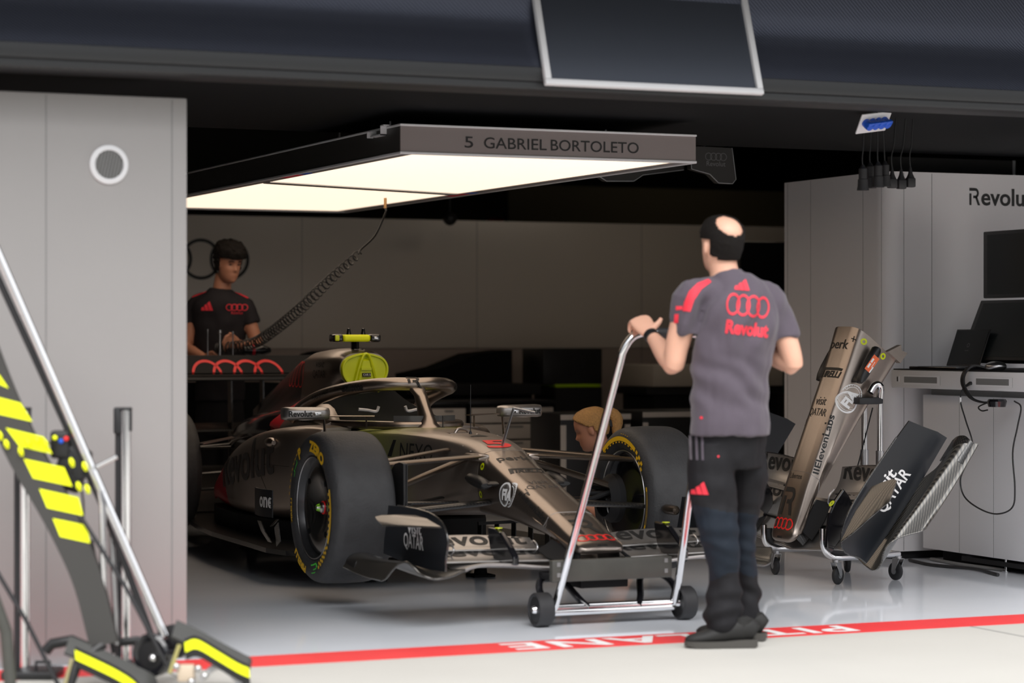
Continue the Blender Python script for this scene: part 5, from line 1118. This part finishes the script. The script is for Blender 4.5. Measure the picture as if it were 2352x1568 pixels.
# headset hanging over the desk edge and its cable
hs_ = empty('headset', (7.30, 10.70, 1.07), label='black and silver headset hooked over the front edge of the desk', cat='headphones')
ell(q_ := MB(), (.05, -.13, .022), (.055, .06, .028), 20); q_.build('ear_cup', M['steel'], hs_)
q_ = MB().lathe([(-.03, .0), (-.028, .045), (.0, .052), (.012, .045), (.014, 0)], 24, 'z', (.03, -.17, -.16)).build('ear_cup', M['gblack'], hs_)
MB().sheet([[p+Vector((0, dx, 0)) for dx in (-.014, 0, .014)] for p in cr_spline([(.05, -.05, .01), (.0, .0, .025), (-.03, .035, -.01), (-.035, .045, -.07), (-.02, .0, -.14), (.0, -.07, -.165), (.03, -.13, -.165)], 6)], .010).build('headband', M['black'], hs_)
MB().tube(cr_spline([(.02, -.13, -.16), (.0, -.05, -.19), (-.01, -.09, -.21), (.0, -.13, -.205)], 5), .004, 8).build('microphone_arm', M['black'], hs_)
cb_ = empty('hanging_cable', (7.27, 10.73, 1.0), label='thin black cable looping down from the desk to below the spare nose', cat='cable')
pts = [wa(2228, 880, 7.292), wa(2213, 890, 7.27), wa(2206, 920, 7.27), wa(2218, 965, 7.27), wa(2234, 1020, 7.27), wa(2222, 1060, 7.27), wa(2206, 1100, 7.27), wa(2215, 1140, 7.27), wa(2250, 1168, 7.27), wa(2290, 1180, 7.27), wa(2325, 1165, 7.27), wa(2331, 1120, 7.27), wa(2326, 1040, 7.27), wa(2337, 980, 7.27), wa(2345, 935, 7.27), wa(2330, 921, 7.30)]
O_ = Vector(cb_.location)
MB().tube(cr_spline([p-O_ for p in pts], 6), .0042, 8).build('cable', M['black'], cb_)
MB().tube([pts[0]-O_+Vector((.02, .0, .0)), pts[0]-O_, pts[1]-O_+Vector((.005, 0, .003))], [.010, .010, .005], 10).build('plug', M['black'], cb_)
MB().tube([(pts[2]-O_)-Vector((0, 0, .012)), (pts[2]-O_)+Vector((0, 0, .02))], .0055, 8).build('cable_tag', M['white'], cb_)
# ------------------------------------------------------------------ spare nose on its wheeled stand
RM = Matrix([[-0.01368, 0.6198, -0.78464], [-0.99983, -0.0182, 0.00306], [-0.01239, 0.78455, 0.61994]]); TV = Vector([7.198, 10.82, .9162])
sn = empty('spare_nose', (0, 0, 0), label='spare bronze nose and front wing held tip down on a wheeled stand', cat='car nose')
sn.matrix_world = Matrix.Translation(TV) @ RM.to_4x4() @ Matrix.Scale(1.017, 4)
for o in nose_parts: copy_tree(o, sn)
lb_ = MB().box(.2275, .2285, -.25, -.16, .550, .588).build('warning_label', M['orange'], sn, False)
flat('lettering', art((*poly2d([(-.03, .003), (-.004, .003), (-.004, .014), (-.03, .014)]), 0, 0), (*poly2d([(.002, .003), (.026, .003), (.026, .014), (.002, .014)]), 0, 0), (*text2d('•••••', .02), 0, -.008), (*poly2d([(-.045, -.019), (-.01, -.019), (-.01, -.012), (-.045, -.012)]), 0, 0)), (.2286, -.205, .569), (0, 1, 0), (0, 0, 1), M['white'], lb_, .0006)
MB().prism([(-.075, .50), (.0, .46), (-.02, .44), (-.01, .405), (-.075, .405)], .12, .16, 'x').build('flange_hook', M['titan'], sn, False)
st_ = empty('nose_stand', (6.53, 10.78, 0), label='chromed tube stand on four swivel castors under the spare nose', cat='stand')
so = Vector(st_.location); MBt = MB()
A_ = Vector((6.32, 11.06, .135))-so; B_ = Vector((6.34, 10.50, .135))-so; C_ = Vector((6.73, 11.02, .135))-so; D_ = Vector((6.75, 10.56, .135))-so
for nm, P_ in (('left_rail', [A_+Vector((-.075, 0, .13)), A_+Vector((-.07, 0, .05)), A_+Vector((-.03, 0, .01)), A_+Vector((.06, 0, .0)), C_]), ('near_rail', [B_+Vector((-.075, 0, .15)), B_+Vector((-.07, 0, .06)), B_+Vector((-.03, 0, .01)), B_+Vector((.06, 0, .0)), D_])):
    MB().tube(cr_spline(P_, 5), .0165, 14).build('base_rail', M['chrome'], st_)
    MB().tube(cr_spline([P_[0]+Vector((.028, 0, -.02)), P_[1]+Vector((.03, 0, .01)), P_[2]+Vector((.03, 0, .025)), P_[3]+Vector((.06, 0, .027))], 4), .020, 12).build('foam_pad', M['rub'], st_)
MB().tube([C_, D_], .015, 12).tube([(A_+C_)/2, (B_+D_)/2], .013, 12).build('cross_rail', M['chrome'], st_)
for y in (.02, -.13):
    MB().tube([(.165, y, .135), (.165, y, .94)], .0155, 14).build('upright', M['chrome'], st_)
    MB().lathe([(-.04, .022), (.04, .022)], 16, 'z', (.165, y, .62)).build('clamp_collar', M['steel'], st_)
MB().tube(cr_spline([(.165, -.13, .93), (.16, -.14, .99), (.13, -.14, 1.0), (.10, -.14, .96)], 4), .019, 12).build('cradle_arm', M['chrome'], st_)
MB().rbox(.03, .175, -.15, .05, .90, .935, .01).build('cradle_pad', M['rub'], st_)
for k, (P_, az) in enumerate(((A_, .5), (B_, -.4), (C_, .3), (D_, .9))):
    ca = D.objects.new('castor', None); COL.objects.link(ca); ca.parent = st_; ca.location = (P_.x, P_.y, 0); ca.rotation_euler = (0, 0, az+.9); ca.empty_display_size = .05
    MB().lathe([(-.014, .0), (-.014, .030), (-.012, .040), (-.006, .046), (.006, .046), (.012, .040), (.014, .030), (.014, 0)], 28, 'y', (.022, 0, .046)).build('castor_wheel', M['rub'], ca)
    MB().lathe([(-.0155, 0), (-.0155, .016), (.0155, .016), (.0155, 0)], 16, 'y', (.022, 0, .046)).build('castor_hub', M['steel'], ca)
    f_ = MB()
    for sg in (-1, 1): f_.prism([(-.022, .112), (.026, .112), (.034, .050), (.022, .034), (.010, .046)], sg*.018-.0015, sg*.018+.0015, 'y')
    f_.box(-.022, .026, -.019, .019, .110, .113).lathe([(.112, .016), (.125, .016), (.126, .008), (.135, .008)], 14, 'z').build('castor_fork', M['steel'], ca, False)
MB().tube(cr_spline([(.165, -.06, .88), (.10, -.03, .6), (.06, .0, .42), (.09, .0, .3)], 5), .004, 6).build('tether', M['black'], st_)
for (n, pts) in ((1, [(0, 0, .01), (.3, -.05, .01), (.6, .02, .012), (.9, -.04, .01)]), (2, [(0, .06, .01), (.35, .03, .01), (.7, .07, .01)])):
    o = empty('floor_cable', (7.33, 11.42+.0*n, 0), -math.radians(90), label=('black cable lying on the floor along the foot of the low cabinet', 'short grey cable lying on the floor by the cabinet corner')[n-1], cat='cable')
    MB().tube(cr_spline([Vector(p)+Vector((0, .08*n-.04, 0)) for p in pts], 6), .009, 8).build('cable', M['rub'] if n == 1 else M['seam'], o)
# ------------------------------------------------------------------ equipment at the back of the garage
def drawers(name, p0, w, h, dep, rows, label, m=None, cat='tool cabinet'):
    o = empty(name, (p0[0], p0[1], 0), label=label, cat=cat)
    MB().rbox(0, w, 0, dep, .03, h, .006).build('cabinet_body', M['mblack'] if m is None else m, o); y = .05
    hh = (h-.07)/rows
    for r in range(rows):
        d = MB().rbox(.012, w-.012, -.014, 0, y+.006, y+hh-.006, .004).build('drawer', M['drawer'], o)
        MB().rbox(w*.38, w*.62, -.022, -.014, y+hh-.03, y+hh-.018, .003).build('handle', M['seam'], d); y += hh
    MB().rbox(-.01, w+.01, -.02, dep, h, h+.025, .004).build('top', M['black'], o); return o
drawers('tool_chest', (6.54, 15.8), .66, .77, .5, 6, 'grey chest of wide drawers behind the car nose')
drawers('tool_chest', (6.24, 15.8), .28, .77, .5, 4, 'narrow grey drawer chest left of the wide one')
bx = empty('storage_case', (7.43, 16.5, 0), label='tall black storage case with a thin neon strip along its middle', cat='case')
MB().rbox(0, .49, 0, .4, .89, 1.16, .01).build('upper_case', M['black'], bx); MB().rbox(.10, .49, 0, .4, .0, .872, .01).build('lower_case', M['mblack'], bx)
MB().rbox(.10, .47, -.006, .38, .870, .892, .003).build('neon_strip', mat('neon_strip', (.35, .55, .0), .5), bx)
for x in (.22, .32): MB().box(x, x+.02, -.003, 0, .95, 1.1).build('front_rib', M['gblack'], bx, False)
bg1 = empty('black_equipment_cover', (6.55, 16.9, 0), label='low black covered equipment against the rear wall left of the storage case', cat='equipment')
MB().prism([(0, .0), (.0, .97), (.25, 1.02), (.52, 1.12), (.80, 1.15), (.80, 0)], .0, .4, 'y').build('cover', M['void'], bg1, False)
def trimmed(name, x, y, w, h, lab):
    o = empty(name, (x, y, 0), label=lab, cat='tool cabinet')
    MB().rbox(0, w, 0, .5, .03, h, .006).build('cabinet_body', M['black'], o)
    MB().box(.0, w, -.004, 0, h-.04, h-.005).build('top_trim', M['drawer'], o, False)
    for xx in (.0, w-.045): MB().box(xx, xx+.04, -.003, 0, .1, h-.075).build('side_trim', M['drawer'], o, False)
    MB().box(.03, w-.03, .05, .45, 0, .03).build('base', M['mblack'], o, False); return o
trimmed('trolley_cabinet', 6.70, 14.6, .52, .735, 'black trolley cabinet with pale edge strips behind the crouching person')
trimmed('trolley_cabinet', 7.31, 14.6, .75, .745, 'black trolley cabinet with pale edge strips behind the right front tyre')
wb = empty('workbench', (8.10, 16.0, 0), label='long workbench with a pale front panel against the back right', cat='workbench')
MB().rbox(0, 1.10, 0, .6, .88, 1.04, .004).build('front_panel', mat('beige_panel', (.62, .56, .48), .5), wb); MB().rbox(-.05, 1.13, .01, .6, .82, .875, .004).build('under_frame', M['black'], wb)
MB().rbox(.03, 1.08, .05, .58, 0, .82, .004).build('cupboard', M['mblack'], wb)
MB().rbox(1.10, 1.125, -.01, .6, .82, 1.05, .003).build('end_frame', mat('dark_green', (.012, .03, .025), .5), wb)
tv = empty('large_screen', (9.22, 16.7, 0), label='big black screen standing at the back between the person and tall cabinet', cat='screen')
MB().rbox(0, .75, 0, .07, 1.06, 2.0, .01).build('screen_body', M['gblack'], tv); MB().box(.3, .4, .02, .06, 0, 1.06).build('post', M['black'], tv, False); MB().rbox(.1, .6, -.15, .25, 0, .03, .008).build('base', M['black'], tv)
# rack behind the car on the left, with chrome tubes and a flight case
rk = empty('equipment_rack', (5.42, 16.2, 0), label='black rack with vertical chrome tubes behind the rear wing', cat='rack')
def wpl(px, py, b, o): return wp(px, py, b)-Vector(o.location)
for px, y0, y1 in ((475, 885, 1100), (542, 885, 1040)):
    p = wpl(px, y0, 16.2, rk); MB().tube([(p.x, 0, 0.02), (p.x, 0, p.z)], .012, 12).build('tube', M['steel'], rk)
p = wpl(447, 880, 16.2, rk); qx = wpl(648, 880, 16.2, rk)
MB().rbox(p.x-.3, qx.x, .02, .5, 0.02, p.z, .01).build('rack_body', M['void'], rk)
fc = empty('flight_case', tuple(wp(512, 1000, 16.1))[:2]+(0,), label='black case with pale lid panel and small logo behind the rear wing', cat='case')
MB().rbox(-.09, .09, -.10, .06, .0, .90, .008).build('case_body', M['black'], fc); MB().box(-.07, .07, -.104, -.10, .80, .87).build('lid_panel', M['seam'], fc, False)
flat('emblem', four_rings(.012, .003), (0, -.103, .74), (1, 0, 0), (0, 0, 1), M['drawer'], fc); flat('lettering', text2d('rimowa' if False else 'service', .025), (0, -.103, .70), (1, 0, 0), (0, 0, 1), M['seam'], fc) if False else None
for k, (px, py, lab) in enumerate(((477, 760, 'leftmost thin steel rod standing behind the rear wing'), (505, 762, 'thick bolt headed steel rod standing between two thin rods'), (535, 765, 'thin steel rod standing nearest the coiled hose'))):
    t = wp(px, py, 14.85); o = empty('steel_rod', (t.x, t.y, 1.10), label=lab, cat='rod', group='steel rods standing on the rear wing')
    MB().lathe([(0.0, .0), (0, .008 if k == 1 else .004), (t.z-1.125, .008 if k == 1 else .004), (t.z-1.12, .015 if k == 1 else .006), (t.z-1.10, .015 if k == 1 else .006), (t.z-1.10, 0)], 12, 'z', (0, 0, .012)).build('rod_body', M['steel'], o)
gn = empty('wheel_gun', tuple(wp(590, 815, 15.05)), label='dark pneumatic wheel gun hanging at the end of the coiled hose', cat='power tool')
MB().lathe([(-.09, .0), (-.09, .03), (-.04, .038), (.03, .038), (.07, .025), (.09, .018), (.10, 0)], 20, 'x', (0, 0, .03)).build('gun_body', M['gblack'], gn)
MB().rbox(-.03, .015, -.018, .018, -.10, .02, .008).build('grip', M['rub'], gn); MB().lathe([(-.01, .039), (.01, .039)], 20, 'x', (-.03, 0, .03)).build('red_band', M['dred'], gn)
MB().tube(cr_spline([(-.01, 0, -.10), (.02, .0, -.14), (.04, .03, -.22)], 4), .006, 8).build('pigtail', M['black'], gn)
# coiled air hose
p0 = wp(885, 478, 13.3); p1 = wp(862, 540, 13.4); p2_ = wp(823, 583, 13.5); p3_ = wp(760, 640, 13.8); p4_ = wp(690, 708, 14.2); p5_ = wp(620, 765, 14.7); p6_ = wp(575, 790, 15.0); p7_ = wp(500, 800, 15.2)
hz = empty('coiled_air_hose', tuple(p0), label='black coiled air hose sagging from the light box towards the rear wing', cat='hose')
MB().tube(cr_spline([p-p0 for p in (p0+Vector((0, 0, .06)), p0, p0+Vector((0, 0, -.03)), p1, p2_+Vector((.02, 0, .03)), p2_)], 6), .0055, 8).build('straight_hose', M['black'], hz)
MB().tube([(0, 0, .0), (0, 0, .06)], .009, 10).build('hose_fitting', mat('brass', (.6, .35, .15), .3, .9), hz)
core = cr_spline([p-p0 for p in (p2_, p3_, p4_, p5_, p6_, p7_)], 20); L = [0]
for i in range(1, len(core)): L.append(L[-1]+(core[i]-core[i-1]).length)
turns = 46; N_ = turns*14; hx = []
for i in range(N_+1):
    # turns spread out near the top, crowd near the bottom
    u = i/N_; s_ = L[-1]*(1-(1-u)**1.35); k = 0
    while k < len(L)-2 and L[k+1] < s_: k += 1
    t = (s_-L[k])/max(1e-6, L[k+1]-L[k]); c = core[k].lerp(core[k+1], t); tg = (core[k+1]-core[k]).normalized(); n1 = tg.cross(Vector((0, 0, 1))).normalized(); n2 = n1.cross(tg)
    r = lerp(.022, .034, min(1, u*4)); a = i/14*2*PI; hx.append(c+n1*r*math.cos(a)+n2*r*math.sin(a))
MB().tube(hx, .0048, 6).build('coil', M['black'], hz)
eq = empty('covered_equipment', tuple(wp(700, 850, 16.4))[:2]+(0,), label='dark rounded equipment pile behind the engine cover', cat='equipment')
m_ = MB(); ell(m_, (.1, 0, 1.02), (.22, .15, .13), 16); m_.rbox(-.14, .30, -.15, .15, 0, 1.0, .03); m_.build('cover', M['void'], eq)
rs2 = empty('small_parts_tray', (7.2, 16.36, 0), label='low dark bench with small parts left of the storage case', cat='bench')
MB().rbox(-.75, .15, 0, .45, .82, .90, .006).build('tray', M['mblack'], rs2); MB().rbox(-.7, .1, .05, .45, 0, .82, .006).build('legs_panel', M['void'], rs2)
rl = empty('red_lamp', (8.68, 20.3, 0), label='small dim red object above the rear wall right of the light box', cat='lamp')
MB().rbox(-.09, .09, -.04, .04, 2.28, 2.34, .02).build('lamp_body', M['dred'], rl); MB().tube([(0, 0, 0), (0, 0, 2.28)], .02).build('post', M['black'], rl)
# ------------------------------------------------------------------ pit equipment in the left foreground
FD = 8.62
def fl_(px, py, y=0.):   # image-plane style coordinates at camera distance FD+y, local to a camera-facing frame
    d = FD+y; return Vector(((px-1176)/FPX*d-FX, y, EYE-(py-HZ)/FPX*d))
FX = (355-1176)/FPX*FD
jk = empty('lifting_jack', (FX*CT+FD*ST, -FX*ST+FD*CT, 0), -TH, label='quick lift jack with long chrome lever and fluorescent striped arm at far left', cat='jack')
MB().tube([fl_(-40, 500, .0), fl_(378, 1460, 0)], .0165, 16).build('chrome_lever', M['chrome'], jk)
MB().tube([fl_(-40, 560, .03), fl_(240, 1170, .03), fl_(352, 1470, .03)], .0125, 12).build('black_rod', M['rub'], jk)
MB().tube([fl_(222, 1072, -.01), fl_(270, 1048, -.02)], .0085, 12).build('side_peg', M['chrome'], jk)
MB().tube([fl_(230, 1128, -.015), fl_(236, 1160, -.015), fl_(238, 1480, -.01)], [.012, .0135, .0105], 12).build('strut', M['chrome'], jk)
MB().tube([fl_(252, 1160, .05), fl_(268, 1480, .05)], .012, 12).build('strut', M['steel'], jk)
# striped arm: box beam following its centre line
cl = [(-60, 760), (0, 915), (60, 1045), (120, 1150), (165, 1240), (205, 1340), (240, 1480)]
wd = [.062, .062, .062, .060, .056, .052, .05]
cc = cr_spline([fl_(x, y, -.02) for x, y in cl], 4); ww = [p.x for p in cr_spline([(w, 0, 0) for w in wd], 4)]
def beam(P, Wd, th):
    rs = []
    for i, p in enumerate(P):
        t = (P[min(i+1, len(P)-1)]-P[max(i-1, 0)]).normalized(); n = Vector((t.z, 0, -t.x)); w = Wd[i]/1.
        rs.append([p-n*w+Vector((0, -th, 0)), p+n*w+Vector((0, -th, 0)), p+n*w+Vector((0, th, 0)), p-n*w+Vector((0, th, 0))])
    return rs
MB().rings(beam(cc, ww, .018)).build('lift_arm', mat('grey_arm', (.06, .058, .055), .5, .3), jk, sharp=30)
for k, (q1, q2_, q3_, q4_) in enumerate((((-30, 835), (0, 862), (20, 892), (-30, 870)), ((-30, 905), (47, 925), (74, 968), (-30, 945)), ((13, 982), (100, 1003), (120, 1042), (45, 1025)), ((54, 1053), (147, 1073), (166, 1117), (76, 1098)), ((90, 1122), (180, 1142), (191, 1184), (108, 1166)), ((121, 1190), (200, 1206), (207, 1247), (138, 1232)))):
    P = [fl_(x, y, -.040) for x, y in (q1, q2_, q3_, q4_)]
    MB().rings([P, [p+Vector((0, .004, 0)) for p in P]]).build('reflective_stripe', M['neon_t'], jk, False)
# control unit with coloured buttons and yellow ties
cu_ = MB().rbox(-.055, .055, -.03, .03, -.08, .08, .015).xf(Matrix.Translation(fl_(165, 1075, .05)) @ Matrix.Rotation(math.radians(18), 4, 'Y')).build('control_box', M['black'], jk)
MB().rbox(-.035, .035, -.03, .03, -.05, .05, .012).xf(Matrix.Translation(fl_(140, 1020, .04))).build('valve_block', M['black'], jk)
for x, y, m in ((152, 1007, 'red'), (140, 1013, 'blue'), (126, 1005, 'neon_t')):
    q_ = MB(); ell(q_, fl_(x, y, .0), (.009, .006, .009), 12); q_.build('button', M[m], jk)
for (x, y, a) in ((15, 1020, .3), (0, 1000, 0), (48, 1037, .2), (165, 1062, 0), (195, 1071, .3), (181, 1117, 0), (201, 1123, 0), (105, 1020, .4), (85, 1012, -.4), (65, 1018, .3)):
    MB().tube([fl_(x-3, y-9, -.05), fl_(x, y, -.058), fl_(x+3, y+9, -.05)], [.006, .010, .006], 8).build('cable_tie', M['neon_t'], jk)
for pts in (((100, 1010), (150, 1040), (175, 1090), (190, 1140), (192, 1200)), ((150, 1020), (170, 1050), (160, 1090), (180, 1110), (205, 1112)), ((160, 1095), (195, 1095), (212, 1100), (215, 1130))):
    MB().tube(cr_spline([fl_(x, y, .02) for x, y in pts], 5), .004, 6).build('wire', M['rub'], jk)
# cables and dark tubes
MB().tube([fl_(-20, 1290, -.06), fl_(60, 1425, -.06), fl_(135, 1575, -.06)], .008, 8).build('tension_cable', M['rub'], jk)
MB().tube([fl_(185, 1185, -.05), fl_(290, 1350, -.05), fl_(385, 1530, -.05)], .0075, 8).build('tension_cable', M['rub'], jk)
MB().tube([fl_(-30, 1330, -.3), fl_(14, 1450, -.3), fl_(26, 1600, -.3)], .022, 14).build('dark_tube', M['tgreen'], jk)
MB().tube([fl_(208, 1240, .02), fl_(262, 1500, .02)], .009, 10).build('dark_tube', M['rub'], jk)
# wheels
w_ = MB().lathe([(-.022, .05), (-.026, .068), (-.018, .078), (.018, .078), (.026, .068), (.022, .05)], 36, 'y').xf(Matrix.Translation(fl_(352, 1503, 0)) @ Matrix.Rotation(math.radians(-25), 4, 'Z')).build('jack_wheel', M['gblack'], jk)
MB().lathe([(-.020, 0), (-.020, .05), (.02, .05), (.02, 0)], 24, 'y').xf(Matrix.Translation(fl_(352, 1503, 0)) @ Matrix.Rotation(math.radians(-25), 4, 'Z')).build('wheel_disc', M['black'], w_)
q_ = MB(); ell(q_, fl_(352, 1510, -.035), (.016, .02, .016), 14); q_.build('hub_nut', M['chrome'], w_)
MB().lathe([(-.022, 0), (-.022, .05), (-.016, .062), (.016, .062), (.022, .05), (.022, 0)], 30, 'y').xf(Matrix.Translation(fl_(402, 1472, .12)) @ Matrix.Rotation(math.radians(-25), 4, 'Z')).build('jack_wheel', M['rub'], jk)
# curved guards with yellow edge stripe
for nm, top, w0, stripe in (('guard', [(160, 1462), (200, 1478), (250, 1500), (310, 1530), (352, 1552), (360, 1580)], .0, [(172, 1492), (215, 1512), (262, 1535), (300, 1558), (318, 1575)]),
                            ('guard', [(405, 1425), (455, 1448), (510, 1478), (556, 1502), (575, 1515), (566, 1545)], .0, [(424, 1475), (452, 1468), (500, 1495), (545, 1522), (572, 1534)])):
    P = cr_spline([fl_(x, y, -.03) for x, y in top], 4)
    g = [[p+Vector((-.010*k*.3, -.055*math.sin(k*PI/5) if 0 else -.02*k, -.017*k)) for k in range(4)] for p in P]
    MB().sheet(g, .012).build(nm, mat('dark_guard', (.045, .045, .042), .4), jk)
    S = cr_spline([fl_(x, y, -.10) for x, y in stripe], 4)
    so_ = MB().sheet([[p, p+Vector((.003, 0, -.034))] for p in S], .006).build('reflective_stripe', M['neon_t'], jk)
    MB().sheet([[p+Vector((.0, .004, .012)), p+Vector((.004, .004, -.062))] for p in S], .006).build('guard_side', M['black'], jk)
MB().tube([fl_(105, 1495, .1), fl_(120, 1478, .1), fl_(165, 1470, .1), fl_(210, 1490, .1)], .02, 12).tube([fl_(270, 1475, .1), fl_(320, 1470, .1)], .016, 10).build('lower_link', M['black'], jk)
MB().tube([fl_(412, 1480, -.12), fl_(390, 1545, -.12)], .0075, 8).build('brass_pin', mat('brass_pin', (.55, .5, .2), .4, .6), jk)
MB().tube([fl_(165, 1512, -.12), fl_(148, 1575, -.12)], .0065, 8).build('brass_pin', mat('brass_pin2', (.5, .45, .25), .4, .6), jk)
a_ = MB(); a_.rbox(-.03, .03, -.02, .02, -.03, .03, .008).xf(Matrix.Translation(fl_(428, 1545, -.1))); a_.build('actuator', mat('cream_metal', (.55, .45, .34), .5), jk)
for x, y in ((405, 1530), (455, 1535), (470, 1552), (440, 1565)):
    q_ = MB(); ell(q_, fl_(x, y, -.12), (.014, .014, .014), 10); q_.build('fitting', M['steel'], jk)
MB().tube(cr_spline([fl_(460, 1560, -.05), fl_(500, 1530, -.03), fl_(545, 1560, -.03), fl_(560, 1600, -.03)], 5), .012, 10).build('hose', M['wpaint'], jk)
MB().tube([fl_(352, 1503, 0), fl_(402, 1472, .12)], .012, 10).build('axle_tube', M['black'], jk)
MB().tube([fl_(240, 1478, -.02), fl_(180, 1520, -.06), fl_(150, 1600, -.1)], .018, 10).build('chassis_tube', M['black'], jk)
# upright barrier posts in front of the grey wall
def post(px, d, lab, w=1.):
    X_ = (px-1176)/FPX*d; o = empty('upright_post', (X_*CT+d*ST, -X_*ST+d*CT, 0), -TH, label=lab, cat='post', group='chrome posts by the grey wall')
    zt = EYE-(935-HZ)/FPX*d
    MB().tube([(.012, 0, .03), (.012, 0, zt-.01)], .0195, 18).build('chrome_tube', M['chrome'], o)
    MB().tube([(-.019, .01, .03), (-.019, .01, zt-.01)], .0115, 12).build('black_tube', M['rub'], o)
    MB().rbox(-.034, -.002, -.012, .022, zt-.10, zt, .008).rbox(.022, .034, -.014, .012, zt-.09, zt, .004).rbox(-.01, .034, -.02, .02, zt-.012, zt, .005).build('cap', M['rub'], o)
    MB().rbox(-.06, .14, -.09, .09, 0, .03, .008).build('base_plate', M['black'], o)
    MB().tube([(.06, -.04, .03), (.06, -.04, .06), (.11, -.04, .06), (.11, -.04, .03)], .007, 8).build('base_hook', M['rub'], o)
post(282, 9.02, 'chrome post with black cap right of the jack lever')
post(50, 8.85, 'chrome post with black cap at the left edge behind the striped arm')
